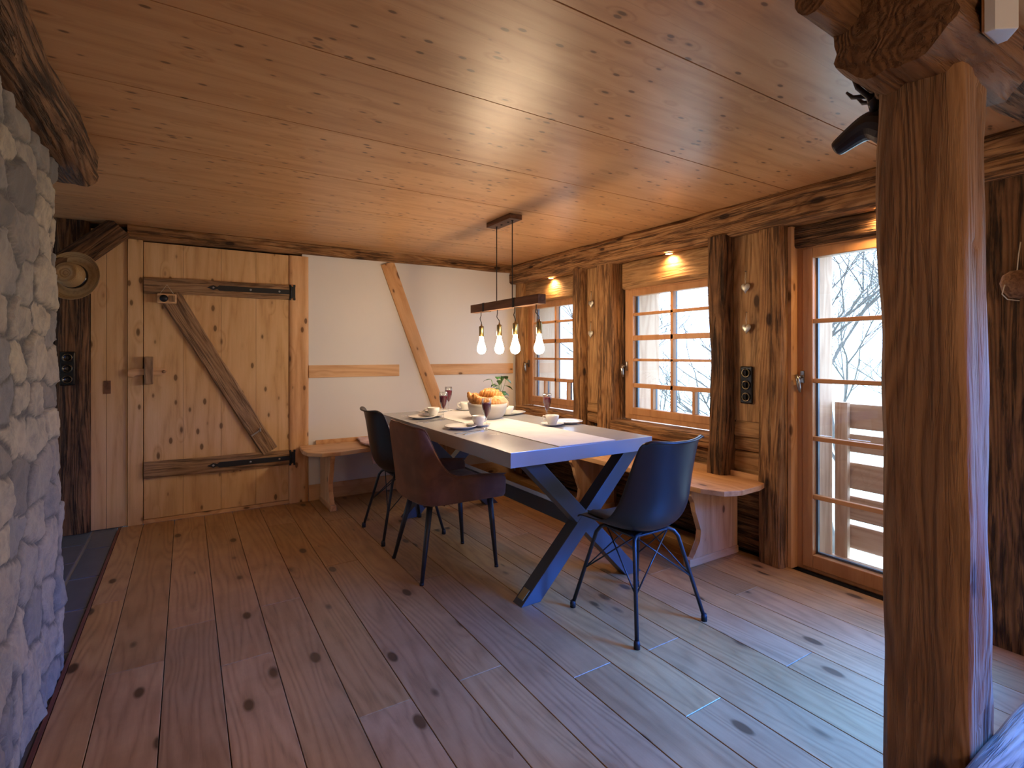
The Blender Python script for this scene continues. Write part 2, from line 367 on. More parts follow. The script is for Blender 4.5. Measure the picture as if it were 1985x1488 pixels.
# stone wall
t = NT('rubble_stone'); tc = t.n('ShaderNodeTexCoord'); a1 = t.n('ShaderNodeAttribute', attribute_name='tone'); a2 = t.n('ShaderNodeAttribute', attribute_name='mortar')
n1 = t.n('ShaderNodeTexNoise', i_Vector=tc.outputs['Object'], i_Scale=22.0, i_Detail=8.0, i_Roughness=.68); n2 = t.n('ShaderNodeTexNoise', i_Vector=tc.outputs['Object'], i_Scale=5.0, i_Detail=4.0, i_Distortion=.5)
n3 = t.n('ShaderNodeTexNoise', i_Vector=tc.outputs['Object'], i_Scale=150.0, i_Detail=3.0)
st = t.ramp(a1.outputs['Fac'], [(0, (.13, .11, .09)), (.3, (.30, .24, .175)), (.55, (.42, .33, .215)), (.8, (.20, .18, .155)), (1, (.48, .37, .22))])
st = t.mix(t.math('MULTIPLY', t.ramp(n1.outputs[0], [(.42, (0, 0, 0)), (.66, (1, 1, 1))]), .6), st, (.13, .12, .11)); st = t.mix(t.ramp(n2.outputs[0], [(.5, (0, 0, 0)), (.72, (.6, .6, .6))]), st, (.42, .32, .22))
mo = t.mix(n3.outputs[0], (.055, .045, .035), (.17, .145, .115))
t.set(Base_Color=t.mix(a2.outputs['Fac'], st, mo), Roughness=.9)
t.bump(t.math('ADD', t.math('MULTIPLY', n1.outputs[0], 1.), t.math('MULTIPLY', n3.outputs[0], .35)), .8, .010); M['stone'] = t.m
# glass: pane
def thin_glass(name, tint=(1, 1, 1), refl=.08, rough=.0):
    t = NT(name); tr = t.n('ShaderNodeBsdfTransparent'); tr.inputs[0].default_value = (*tint, 1)
    gl = t.n('ShaderNodeBsdfGlossy'); gl.inputs['Roughness'].default_value = rough
    lw = t.n('ShaderNodeLayerWeight', i_Blend=.25)
    mx = t.n('ShaderNodeMixShader'); t.t.links.new(t.math('ADD', refl * .5, t.math('MULTIPLY', lw.outputs['Fresnel'], .5), True), mx.inputs[0])
    t.t.links.new(tr.outputs[0], mx.inputs[1]); t.t.links.new(gl.outputs[0], mx.inputs[2]); t.t.links.new(mx.outputs[0], t.out.inputs[0])
    return t.m
M['pane'] = thin_glass('window_glass', (.98, .99, 1))
M['glass'] = thin_glass('wine_glass', (.97, .98, .98), .12)
M['wine'] = plain('red_wine', (.16, .008, .03), .08, 0, .5, Emission_Color=(0, 0, 0))
def emit(name, col, s):
    t = NT(name); t.set(Base_Color=(1, 1, 1), Emission_Color=col); t.b.inputs['Emission Strength'].default_value = s; return t.m
M['bulb'] = emit('lit_bulb', (1, .74, .46), 130.)
M['downlight'] = emit('lit_downlight', (1, .62, .28), 60.)
# bread
t = NT('bread_crust'); tc = t.n('ShaderNodeTexCoord'); oi = t.n('ShaderNodeObjectInfo'); n1 = t.n('ShaderNodeTexNoise', i_Vector=tc.outputs['Object'], i_Scale=28.0, i_Detail=4.0); wv = t.n('ShaderNodeTexWave', i_Vector=tc.outputs['Object'], i_Scale=16.0, i_Distortion=2.5)
t.set(Base_Color=t.ramp(t.math('ADD', t.math('MULTIPLY', n1.outputs[0], .85), t.math('MULTIPLY', wv.outputs[0], .16)), [(.2, (.22, .075, .016)), (.55, (.46, .20, .05)), (.85, (.68, .40, .16))]), Roughness=.45); t.bump(wv.outputs[0], .4, .004); M['crust'] = t.m
t = NT('flour_roll'); tc = t.n('ShaderNodeTexCoord'); n1 = t.n('ShaderNodeTexNoise', i_Vector=tc.outputs['Object'], i_Scale=20.0, i_Detail=5.0)
t.set(Base_Color=t.mix(n1.outputs[0], (.48, .26, .11), (.74, .58, .40)), Roughness=.7); M['roll'] = t.m
# trees, ground outside
t = NT('bark'); tc = t.n('ShaderNodeTexCoord'); n1 = t.n('ShaderNodeTexNoise', i_Vector=tc.outputs['Object'], i_Scale=8.0)
t.set(Base_Color=t.mix(n1.outputs[0], (.06, .05, .04), (.14, .11, .09)), Roughness=.9); M['bark'] = t.m
t = NT('meadow'); tc = t.n('ShaderNodeTexCoord'); n1 = t.n('ShaderNodeTexNoise', i_Vector=tc.outputs['Object'], i_Scale=1.5, i_Detail=6.0)
t.set(Base_Color=t.mix(n1.outputs[0], (.40, .48, .30), (.78, .80, .74)), Roughness=1.); M['meadow'] = t.m
M['dark_gap'] = plain('dark_gap', (.02, .012, .008), .9)
M['screed'] = plain('subfloor', (.05, .03, .02), .9)
M['cork'] = wood('cork_edge', (.08, .025, .012), (.15, .05, .025), (.2, .08, .04), 'Y', rough=.9, bump=.5, knot=0)

# ------------------------------------------------------------------ shell of the room
def planks(name, rects, z0, z1, mat, gap=.0015, bev=.0012, parent=None):
    """boards as boxes in one mesh with a per-board random value"""
    vs, fs, rn = [], [], []
    for (x0, x1, y0, y1) in rects:
        r = random.random(); b = len(vs); g = gap
        x0 += g; x1 -= g; y0 += g * .7; y1 -= g * .7
        zt = z1
        for (ix, zz) in ((0, z0), (0, zt - bev), (bev, zt)):
            vs += [(x0 + ix, y0 + ix, zz), (x1 - ix, y0 + ix, zz), (x1 - ix, y1 - ix, zz), (x0 + ix, y1 - ix, zz)]
        f = [(b + 3, b + 2, b + 1, b), (b + 8, b + 9, b + 10, b + 11)]
        for L in (0, 4):
            for k in range(4): f.append((b + L + k, b + L + (k + 1) % 4, b + L + 4 + (k + 1) % 4, b + L + 4 + k))
        fs += f; rn += [r] * len(f)
    me = bpy.data.meshes.new(name); me.from_pydata(vs, [], fs); at = me.attributes.new('rnd', 'FLOAT', 'FACE'); at.data.foreach_set('value', rn)
    return link(name, me, mat, parent)
JO = {-1: 3.17, 0: 2.45, 1: 2.71, 2: 2.29, 3: 2.73, 4: 1.72, 5: 3.05, 6: 1.72, 7: 2.6, 8: 1.51, 9: 3.3, 10: 1.49, 11: 2.9, 12: 1.13, 13: 2.0, 14: 1.6, 15: 2.4, 16: 1.9}
rects = []
for k in range(-1, 17):
    x0 = -.257 + .1845 * k; x1 = x0 + .1845
    if k == -1: x0 = -.385
    x1 = min(x1, 2.93)
    if x0 >= 2.93: continue
    y = JO[k]; L = 2.15 + .1 * (k % 3)
    while y > -2.5: y -= L
    while y < 4.5:
        rects.append((x0, x1, max(y, -2.5), min(y + L, 4.5))); y += L
fl = planks('floor', rects, -.03, 0, M['floor']); tag(fl, kind='structure')
sf = MB().box(-2.2, 3.0, -2.6, 5.3, -.1, -.032).done('floor_base', M['screed']); tag(sf, kind='structure')
# slate passage floor
rects = []; yy = 1.2; k = 0
for (a, b) in ((-.535, -.40), (-1.0, -.545), (-1.5, -1.01)):
    yy = 1.2 + .2 * k; k += 1
    while yy < 5.0:
        L = random.choice((.33, .42, .5)); rects.append((a, b, yy, yy + L)); yy += L + .012
sl = planks('floor_slate', rects, -.03, -.004, M['slate'], .002, .003); tag(sl, kind='structure')
gr = MB().box(-1.55, -.385, .5, 5.2, -.031, -.008).done('floor_grout', M['grout']); tag(gr, kind='structure')
ce = MB().box(-.399, -.386, .9, 4.49, -.03, .001).done('trim_1', M['cork']); tag(ce, kind='structure')
# ceiling panels
seams = [-2.5, -1.69, -1.14, -.59, -.04, .51, 1.06, 1.605, 2.155, 2.71, 3.26, 3.80, 4.34, 5.2]
mb = MB()
for a, b in zip(seams, seams[1:]): mb.box(-2.2, 2.95, a + .0025, b - .0025, 2.1, 2.13)
c_ = mb.done('ceiling', M['ceiling']); tag(c_, kind='structure')
tag(MB().box(-2.2, 3.4, -2.6, 5.3, 2.131, 2.2).done('ceiling_top', M['dark_gap']), kind='structure')
# back wall
tag(MB().box(.80, 3.3, 4.5, 4.7, 0, 2.1).done('wall_back', M['plaster']), kind='structure')
tag(MB().box(-1.6, .80, 4.56, 4.7, 0, 2.1).done('wall_back_left', M['dark_gap']), kind='structure')
tag(MB().box(-.552, -.469, 4.515, 4.56, 0, 2.06, .002).box(-.467, -.349, 4.515, 4.56, 0, 2.06, .002).done('trim_2', M['pine_v']), kind='structure')
tag(MB().box(-.347, -.261, 4.495, 4.56, 0, 2.01, .003).done('trim_3', M['pine_v']), kind='structure')
o = timber('trim_4', (.775, 4.55, 0), (.775, 4.55, 2.0), .148, .12, M['pine'], amp=.002, wob=.003, cham=.006, seed=21, crack=.006); tag(o, kind='structure')
o = timber('trim_5', (-.345, 4.50, 2.055), (2.80, 4.50, 2.068), .09, .11, M['old'], side=(0, 0, 1), amp=.006, wob=.01, cham=.012, seed=4, crack=.008); tag(o, kind='structure')
tag(MB().box(.85, 1.62, 4.488, 4.502, 1.009, 1.111, .002).box(1.82, 2.83, 4.488, 4.502, 1.009, 1.111, .002).done('trim_6', M['pine_x']), kind='structure')
o = timber('trim_7', (1.512, 4.50, 2.01), (2.10, 4.50, .45), .122, .035, M['pine'], side=(1, 0, 0), amp=.001, wob=.002, cham=.004, seed=8); tag(o, kind='structure')
tag(MB().box(.85, 2.84, 4.482, 4.5, 0, .128, .003).done('baseboard_back', M['pine_x']), kind='structure')
# window wall core: boards and mullion pieces
def wallbox(name, mat, X, y0, y1, z0, z1, back=3.0): return MB().box(X, back, y0, y1, z0, z1).done(name, mat)
mb = MB()     # outer wall with openings for both windows, the glazed door and the added side window
XO, XI = 3.32, 3.0
Wn = [(3.44, 4.37), (2.05, 2.996)]; zb, zt = .66, 1.717
segs = [(4.7, 4.37, -.1, 2.1), (4.37, 3.44, -.1, zb), (4.37, 3.44, zt, 2.1), (3.44, 2.996, -.1, 2.1), (2.996, 2.05, -.1, zb), (2.996, 2.05, zt, 2.1), (2.05, 1.635, -.1, 2.1), (1.635, .80, 1.805, 2.1), (1.635, .80, -.1, -.005), (.80, .35, -.1, 2.1), (.35, -.45, 1.65, 2.1), (.35, -.45, -.1, .55), (-.45, -2.6, -.1, 2.1)]
for a, b, c, d in segs: mb.box(XI, XO, b, a, c, d)
tag(mb.done('wall_right', M['outdoor']), kind='structure')
# inner boarding (structure)
k_ = [8]
def st(o): return tag(o, kind='structure')
def tr(fn, *a, **kw):
    o = fn('trim_%d' % k_[0], *a, **kw); k_[0] += 1; tag(o, kind='structure'); return o
tr(timber, (2.92, 4.425, 0), (2.92, 4.425, 1.93), .15, .11, M['old_light'], amp=.003, wob=.004, seed=31)      # corner post
tr(timber, (2.945, 4.37, 1.815), (2.945, 3.44, 1.815), .21, .08, M['old_light'], side=(0, 0, 1), amp=.003, wob=.003, seed=32)   # lintel boards
tr(timber, (2.945, 2.996, 1.815), (2.945, 2.06, 1.815), .21, .08, M['old_light'], side=(0, 0, 1), amp=.003, wob=.003, seed=33)
tr(timber, (2.945, 1.66, 1.86), (2.945, .74, 1.86), .12, .08, M['old_dark'], side=(0, 0, 1), amp=.003, wob=.003, seed=34)
tr(timber, (2.93, 3.33, .80), (2.93, 3.33, 1.93), .15, .32, M['old_light'], amp=.002, wob=.002, cham=.004, seed=35)
tr(timber, (2.93, 1.89, .80), (2.93, 1.89, 1.93), .15, .22, M['old_light'], amp=.002, wob=.002, cham=.004, seed=36)
tr(timber, (2.90, 3.11, 0), (2.90, 3.11, 1.93), .18, .165, M['old'], amp=.004, wob=.006, cham=.01, seed=37)
tr(timber, (2.90, 1.727, 0), (2.90, 1.727, 1.93), .17, .135, M['old'], amp=.004, wob=.006, cham=.01, seed=38)
tr(timber, (2.935, 1.647, 0), (2.935, 1.647, 1.92), .11, .028, M['pine'], amp=.001, wob=.001, cham=.003, seed=39)
# horizontal log boards below
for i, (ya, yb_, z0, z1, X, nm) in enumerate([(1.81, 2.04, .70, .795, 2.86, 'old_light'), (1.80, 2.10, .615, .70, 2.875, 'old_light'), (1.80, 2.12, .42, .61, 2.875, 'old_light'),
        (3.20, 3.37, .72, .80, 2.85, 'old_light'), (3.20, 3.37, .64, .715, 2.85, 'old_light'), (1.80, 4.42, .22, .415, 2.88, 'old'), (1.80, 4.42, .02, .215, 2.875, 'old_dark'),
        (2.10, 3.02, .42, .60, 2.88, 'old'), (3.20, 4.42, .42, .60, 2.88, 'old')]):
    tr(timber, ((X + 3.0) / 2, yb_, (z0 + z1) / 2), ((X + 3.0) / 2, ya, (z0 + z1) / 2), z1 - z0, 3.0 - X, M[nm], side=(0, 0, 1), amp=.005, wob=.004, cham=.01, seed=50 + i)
# sill timbers
for i, (a, b) in enumerate(((4.40, 3.44), (3.02, 2.08))):
    tr(timber, (2.885, a, .645), (2.885, b, .645), .085, .17, M['old'], side=(0, 0, 1), amp=.004, wob=.004, cham=.012, seed=70 + i)
# wall plate beam along the window wall
o = timber('trim_40', (2.89, 4.49, 2.01), (2.89, -.6, 2.005), .185, .22, M['old'], side=(0, 0, 1), amp=.006, wob=.012, cham=.02, seed=3, crack=.008); st(o)
# walls behind the camera (rear wall is closed)
mb = MB(); mb.box(-2.2, .9, -2.6, -2.5, 0, 2.1).box(.9, 3.0, -2.6, -2.5, 0, 2.1)
st(mb.done('wall_front', M['plaster']))
st(MB().box(-2.2, -2.1, -2.6, 5.2, 0, 2.1).done('wall_left', M['plaster']))

# ------------------------------------------------------------------ windows
def frame_ring(mb, y0, y1, z0, z1, wd, X0, X1, bev=.004, wb=None):
    wb = wb or wd
    mb.box(X0, X1, y0, y0 + wd, z0, z1, bev).box(X0, X1, y1 - wd, y1, z0, z1, bev).box(X0, X1, y0 + wd, y1 - wd, z0, z0 + wb, bev).box(X0, X1, y0 + wd, y1 - wd, z1 - wd, z1, bev)
def handle(parent, Y, z, nm='handle'):
    h = MB().box(2.921, 2.934, Y - .013, Y + .013, z - .035, z + .035, .004)
    h.tube([(2.925, Y, z), (2.895, Y, z), (2.885, Y, z - .005)], .008)
    h.tube([(2.885, Y + .012, z + .012), (2.882, Y, z - .02), (2.884, Y - .004, z - .06), (2.888, Y - .006, z - .085)], [.010, .012, .011, .006])
    return h.done(nm, M['nickel'], parent)
def make_window(n, yc, glass_hw, y0, y1):
    e = empty('window_%d' % n, (0, 0, 0), kind='structure')
    f = MB(); frame_ring(f, y0, y1, .70, 1.717, .045, 2.935, 3.0); f.done('window_frame', M['larch'], e)
    s = MB(); frame_ring(s, y0 + .04, y1 - .04, .735, 1.70, .048, 2.928, 2.985, .005, wb=.055); s.done('window_sash', M['larch'], e)
    g0, g1 = yc - glass_hw, yc + glass_hw
    zs = [.79, .962, 1.159, 1.328, 1.51, 1.655]; wid = [.026, .018, .034, .018]
    m = MB()
    for z, wd in zip((.962, 1.159, 1.328, 1.51), (.032, .020, .038, .022)): m.box(2.930, 2.962, g0, g1, z - wd / 2, z + wd / 2, .003)
    m.box(2.930, 2.962, yc - .013, yc + .013, .79, 1.655, .003)
    for q in (-.5, .5): m.box(2.931, 2.962, yc + q * glass_hw - .011, yc + q * glass_hw + .011, .79, .946, .003)
    m.done('glazing_bars', M['larch'], e)
    sp = MB()
    for yy in (g1 - .003, yc + .004): sp.box(2.966, 2.982, yy - .012, yy + .012, .79, 1.655)
    for yy in (yc + .5 * glass_hw, yc - .5 * glass_hw): sp.box(2.966, 2.982, yy - .010, yy + .010, .79, .946)
    sp.done('glazing_spacers', M['spacer'], e)
    MB().box(2.963, 2.965, g0 - .01, g1 + .01, .78, 1.66).done('pane', M['pane'], e)
    handle(e, y1 - .02, 1.11)
    return e
make_window(1, 3.905, .352, 3.46, 4.37)
make_window(2, 2.53, .375, 2.06, 2.996)
e = empty('door_1', kind='structure')
f = MB(); frame_ring(f, .80, 1.635, .0, 1.805, .05, 2.935, 3.0); f.done('door_frame', M['larch'], e)
s = MB(); frame_ring(s, .84, 1.60, .02, 1.79, .055, 2.926, 2.985, .005, wb=.075); s.done('door_sash', M['larch'], e)
m = MB()
for z in (1.385, 1.055, .736, .415): m.box(2.932, 2.962, .89, 1.55, z - .012, z + .012, .003)
m.done('glazing_bars', M['larch_y'], e)
sp = MB().box(2.966, 2.982, 1.535, 1.548, .09, 1.74).box(2.966, 2.982, .89, 1.55, .09, .106)
sp.done('glazing_spacers', M['spacer'], e)
MB().box(2.963, 2.965, .88, 1.56, .08, 1.75).done('pane', M['pane'], e)
handle(e, 1.60, 1.075, 'door_handle')
# unseen window added in the right wall to go with the blue fill
e = empty('window_3', kind='structure')
f = MB(); frame_ring(f, -.45, .35, .55, 1.65, .04, 3.06, 3.12); f.done('window_frame', M['larch'], e)
MB().box(3.085, 3.087, -.41, .31, .59, 1.61).done('pane', M['pane'], e)

# ------------------------------------------------------------------ plank door
e = empty('door_2', kind='structure')
mb = MB(); xs = [-.257, -.02, .222, .46, .699]
for a, b in zip(xs, xs[1:]): mb.box(a + .0006, b - .0006, 4.505, 4.56, .03, 2.0, .0018)
mb.done('door_leaf', M['pine_v'], e)
MB().box(-.26, .70, 4.498, 4.56, 0, .027, .003).done('threshold', M['pine_x'], e)
def batt(p0, p1, wd, seed, parent=e, d=.028): return timber('batten', p0, p1, wd, d, M['batten'], side=(0, 0, 1), amp=.003, wob=.006, cham=.008, seed=seed, parent=parent)
b1 = batt((-.255, 4.49, 1.690), (.70, 4.49, 1.700), .115, 80)
b2 = batt((-.255, 4.49, .380), (.70, 4.49, .372), .118, 81)
br = timber('brace', (-.105, 4.485, 1.625), (.558, 4.485, .44), .135, .03, M['batten'], side=(1, 0, 0), amp=.003, wob=.01, cham=.008, seed=82, parent=e, crack=.004, taper=.1)
for z in (1.700, .372):
    h = MB(); h.prism([(.13, z), (.17, z + .018), (.195, z + .008), (.21, z + .02), (.70, z + .018), (.70, z - .018), (.21, z - .02), (.195, z - .008), (.17, z - .018)], 'Y', 4.470, 4.475)
    h.box(.70, .745, 4.478, 4.484, z - .045, z + .045, .002)
    h.tube([(.71, 4.472, z - .05), (.71, 4.472, z + .05)], .007)
    for sx in (-1, 1):
        for sz in (-1, 1): h.box(.722 + sx * .016 - .008, .722 + sx * .016 + .008, 4.476, 4.484, z + sz * .052 - .01, z + sz * .052 + .01, .003)
    ho = h.done('strap_hinge', M['iron'], e)
    sc = MB()
    for x in (.17, .42, .625): sc.lathe([(0, .0), (.007, .001), (.007, .003), (0, .003)], 10)
    sc.bm.free()
    for x in (.17, .42, .625):
        c2 = MB().lathe([(.008, 0), (.007, .003), (0, .005)], 10); q = c2.done('screw_head', M['screw'], ho); q.rotation_euler = (PI / 2, 0, 0); q.location = (x, 4.469, z)
# wooden latch
la = MB().prism([(-.345, 1.05), (-.345, 1.085), (-.325, 1.10), (-.14, 1.10), (-.118, 1.088), (-.118, 1.068), (-.14, 1.055), (-.30, 1.055), (-.315, 1.04)], 'Y', 4.470, 4.49).done('latch_bar', M['pine_x'], e)
la = MB().box(-.252, -.200, 4.445, 4.505, .99, 1.185, .006).done('latch_keeper', M['batten'], e)
MB().lathe([(.012, 0), (.010, .006), (0, .008)], 12).done('latch_pin', M['batten'], e, (-.137, 4.47, 1.078)).rotation_euler = (PI / 2, 0, 0)
MB().box(.42, .49, 4.462, 4.470, .585, .598, .002, 0, Matrix.Translation((.455, 4.466, .59)) @ Matrix.Rotation(-.6, 4, 'Y') @ Matrix.Translation((-.455, -4.466, -.59))).box(.48, .492, 4.455, 4.470, .60, .63, .003).done('pull_bracket', M['nickel'], e)
# little wooden bell plaque hanging on the door
e2 = empty('door_bell', (-.118, 4.46, 1.60), label='small pale wooden bell plaque hanging from a string on the plank door', cat='decoration')
MB().box(-.058, .058, -.02, .008, -.035, .035, .008).done('plaque', M['pine_x'], e2)
MB().lathe([(.026, 0), (.024, .012), (.010, .018), (0, .018)], 16).done('bell_cup', M['iron'], e2, (-.018, -.02, 0)).rotation_euler = (PI / 2, 0, 0)
MB().box(.012, .05, -.026, -.018, -.022, .022, .003).done('bell_box', M['batten'], e2)
MB().tube([(-.04, -.004, .035), (0, -.004, .10), (.04, -.004, .035)], .0015, 6).done('hanging_string', M['string'], e2)
# brown inlay plate left of the door
tag(MB().box(-.482, -.443, 4.508, 4.516, .93, 1.02, .002).done('inlay_plate', M['walnut']), 'small brown rectangular plate set in the pine boards left of the plank door', 'plate')

# ------------------------------------------------------------------ old timbers (things)
o = timber('corner_post', (-.645, 4.53, 0), (-.645, 4.53, 2.1), .175, .10, M['old_dark'], amp=.008, wob=.008, cham=.014, seed=90)
tag(o, 'dark old corner post between the stone wall and the pine boards', 'post')
o = timber('corner_brace', (-.84, 4.43, 1.62), (-.385, 4.43, 2.07), .15, .09, M['old_dark'], side=(1, 0, -1), amp=.006, wob=.006, cham=.012, seed=91)
tag(o, 'dark diagonal timber brace above the straw hat in the left corner', 'beam')
o = timber('ceiling_beam', (-.49, -.6, 2.012), (-.47, 2.92, 2.018), .26, .165, M['old_dark'], amp=.010, wob=.018, cham=.035, seed=92, side=(1, 0, 0), endtilt=.03)
tag(o, 'dark rough ceiling beam running over the stone wall on the left', 'beam')
o = timber('wall_post', (2.855, 3.41, .46), (2.855, 3.41, 1.925), .17, .105, M['old'], amp=.006, wob=.012, cham=.015, seed=93)
tag(o, 'protruding old post right of the far small window', 'post')
o = timber('wall_post', (2.855, 2.045, .46), (2.855, 2.045, 1.93), .17, .125, M['old_dark'], amp=.009, wob=.02, cham=.018, seed=94)
tag(o, 'dark wavy protruding post between the near window and the black socket strip', 'post')
o = timber('wall_post', (2.915, .57, 0), (2.915, .57, 1.93), .18, .46, M['old_dark'], amp=.006, wob=.006, cham=.012, seed=95)
tag(o, 'wide dark wall post at the right picture edge behind the big post', 'post')
# the big free standing post, its cap and the girder
o = timber('freestanding_post', (1.588, .540, 0), (1.588, .543, 1.885), .172, .172, M['post'], amp=.009, wob=.014, cham=.018, seed=96, step=.015, crack=.004)
tag(o, 'big hewn square post standing free in the right foreground', 'post')
o = timber('post_cap', (1.40, .555, 1.982), (1.79, .555, 1.982), .235, .255, M['cap'], side=(0, 0, 1), amp=.010, wob=.02, cham=.06, seed=97, step=.02, crack=.006)
tag(o, 'rough chunky timber cap sitting on the big foreground post', 'beam')
o = timber('girder', (1.80, .54, 2.054), (2.77, .53, 2.054), .09, .18, M['old_dark'], side=(0, 0, 1), amp=.005, wob=.008, cham=.03, seed=98)
tag(o, 'dark girder under the ceiling running from the post cap to the window wall', 'beam')
o = timber('saddle_beam', (1.25, .665, 2.052), (1.75, .665, 2.052), .09, .08, M['cap'], side=(0, 0, 1), amp=.005, wob=.008, cham=.02, seed=100)
tag(o, 'short dark saddle timber sticking out left behind the post cap', 'beam')
o = timber('low_rail', (1.44, .385, .225), (3.0, .385, .225), .15, .12, M['batten'], side=(0, 0, 1), amp=.006, wob=.012, cham=.02, seed=99, crack=.006)
tag(o, 'weathered low timber rail at the foot of the big post, bottom right corner', 'rail')

# ------------------------------------------------------------------ stone wall (numpy voronoi relief)
def stone_wall():
    rng = np.random.default_rng(5)
    Y0, Y1, LX, H = .5, 2.74, .75, 1.99; Lr = Y1 - Y0; S = Lr + LX
    ds = .0085; ns = int(S / ds); nzv = int(H / ds)
    s = np.linspace(0, S, ns + 1); z = np.linspace(0, H, nzv + 1); SS, ZZ = np.meshgrid(s, z, indexing='ij')
    # seeds in jittered courses
    pts = []; zz = -.1
    while zz < H + .1:
        hgt = rng.uniform(.11, .2); ss = -.2 + rng.uniform(0, .2)
        while ss < S + .2:
            wd = rng.uniform(.13, .30); pts.append((ss + wd / 2, zz + hgt / 2 + rng.uniform(-.035, .035), wd, hgt)); ss += wd
        zz += hgt
    pts = np.array(pts)
    def fbm(a, b, sc, seed):
        r = np.random.default_rng(seed); out = np.zeros_like(a)
        for o_ in range(4):
            for q in range(5):
                th = r.uniform(0, PI * 2); k = sc * 2 ** o_ * r.uniform(.7, 1.3)
                out += np.sin((a * math.cos(th) + b * math.sin(th)) * k + r.uniform(0, 6.28)) * .5 ** o_
        return out / 5
    wa, wb = SS + .035 * fbm(SS, ZZ, 14, 1), ZZ + .035 * fbm(SS, ZZ, 14, 2)
    f1 = np.full(SS.shape, 9.); f2 = f1.copy(); idx = np.zeros(SS.shape, int)
    for i, (a, b, wd, hg) in enumerate(pts):
        m0 = max(0, int((a - .45) / ds)); m1 = min(ns + 1, int((a + .45) / ds)); q0 = max(0, int((b - .35) / ds)); q1 = min(nzv + 1, int((b + .35) / ds))
        if m0 >= m1 or q0 >= q1: continue
        A, B = wa[m0:m1, q0:q1] - a, wb[m0:m1, q0:q1] - b
        d = (np.abs(A / (wd * .9)) ** 2.6 + np.abs(B / (hg * .9)) ** 2.6) ** (1 / 2.6)
        F1 = f1[m0:m1, q0:q1]; F2 = f2[m0:m1, q0:q1]; I = idx[m0:m1, q0:q1]
        nw = d < F1; F2[nw] = F1[nw]; F1[nw] = d[nw]; I[nw] = i
        m2 = (~nw) & (d < F2); F2[m2] = d[m2]
    edge = f2 - f1; body = np.clip((edge - .05) / .13, 0, 1); body = body * body * (3 - 2 * body)
    dep = rng.uniform(.004, .014, len(pts))[idx]
    tilt = rng.uniform(-.07, .07, (len(pts), 2))[idx]
    h = body * (dep + tilt[..., 0] * (wa - pts[idx, 0]) + tilt[..., 1] * (wb - pts[idx, 1])) + .006 * fbm(SS, ZZ, 60, 3) + .009 * fbm(SS, ZZ, 22, 7) + .012 * fbm(SS, ZZ, 5, 4)
    R = .12
    X = np.zeros_like(SS); Y = np.zeros_like(SS)
    xf = -.445
    s1 = Lr - R; s2 = s1 + R * PI / 2
    th = np.clip((SS - s1) / R, 0, PI / 2); nx = np.cos(th); ny = np.sin(th)
    cx, cy = xf - R, Y1 - R
    X = np.where(SS < s1, xf, np.where(SS < s2, cx + R * nx, cx - (SS - s2))); Y = np.where(SS < s1, Y0 + SS, np.where(SS < s2, cy + R * ny, Y1))
    lean = .02 * np.clip(1 - ZZ / 1.2, 0, 1) + .01
    X = X + nx * (h + lean); Y = Y + ny * (h + lean * .6)
    co = np.stack([X, Y, ZZ], -1).reshape(-1, 3)
    ii = np.arange(ns * 1); a = (np.arange(ns)[:, None] * (nzv + 1) + np.arange(nzv)[None]).ravel()
    q = np.stack([a, a + (nzv + 1), a + (nzv + 2), a + 1], -1)
    me = bpy.data.meshes.new('wall_stone'); me.from_pydata(co.tolist(), [], q.tolist())
    for nm, arr in (('tone', rng.uniform(0, 1, len(pts))[idx]), ('mortar', 1 - np.clip(body * 2.2, 0, 1))):
        at = me.attributes.new(nm, 'FLOAT', 'POINT'); at.data.foreach_set('value', arr.ravel().astype(np.float32))
    me.polygons.foreach_set('use_smooth', [True] * len(me.polygons)); me.update()
    o = link('wall_stone', me, M['stone']); tag(o, kind='structure')
    st(MB().box(-1.2, -.50, .4, 2.66, 0, 1.94).done('wall_stone_core', M['grout']))
stone_wall()

# ------------------------------------------------------------------ recessed downlights in the wall plate
for i, (Y, lab) in enumerate(((3.89, 'small lit spotlight above the far small window'), (2.50, 'small lit spotlight above the window nearest the dark wavy post'), (1.18, 'small lit spotlight above the glazed balcony door'))):
    X = 2.868
    e = empty('downlight', (X, Y, 1.908), label=lab, cat='spotlight', group='spotlights in the window wall beam')
    MB().lathe([(.032, .004), (.034, -.002), (.026, -.004), (.024, .002)], 20).done('trim_ring', M['steel'], e)
    MB().lathe([(.024, -.001), (.012, -.003), (0, -.003)], 20).done('lens', M['downlight'], e)
    l = bpy.data.lights.new('spot_beam', 'SPOT'); l.energy = 15; l.color = (1, .60, .26); l.spot_size = math.radians(150); l.spot_blend = 1.0; l.shadow_soft_size = .018
    lo = bpy.data.objects.new('spot_beam', l); C.objects.link(lo); lo.parent = e; lo.location = (0, 0, -.012); lo.rotation_euler = (0, math.radians(-18), 0)

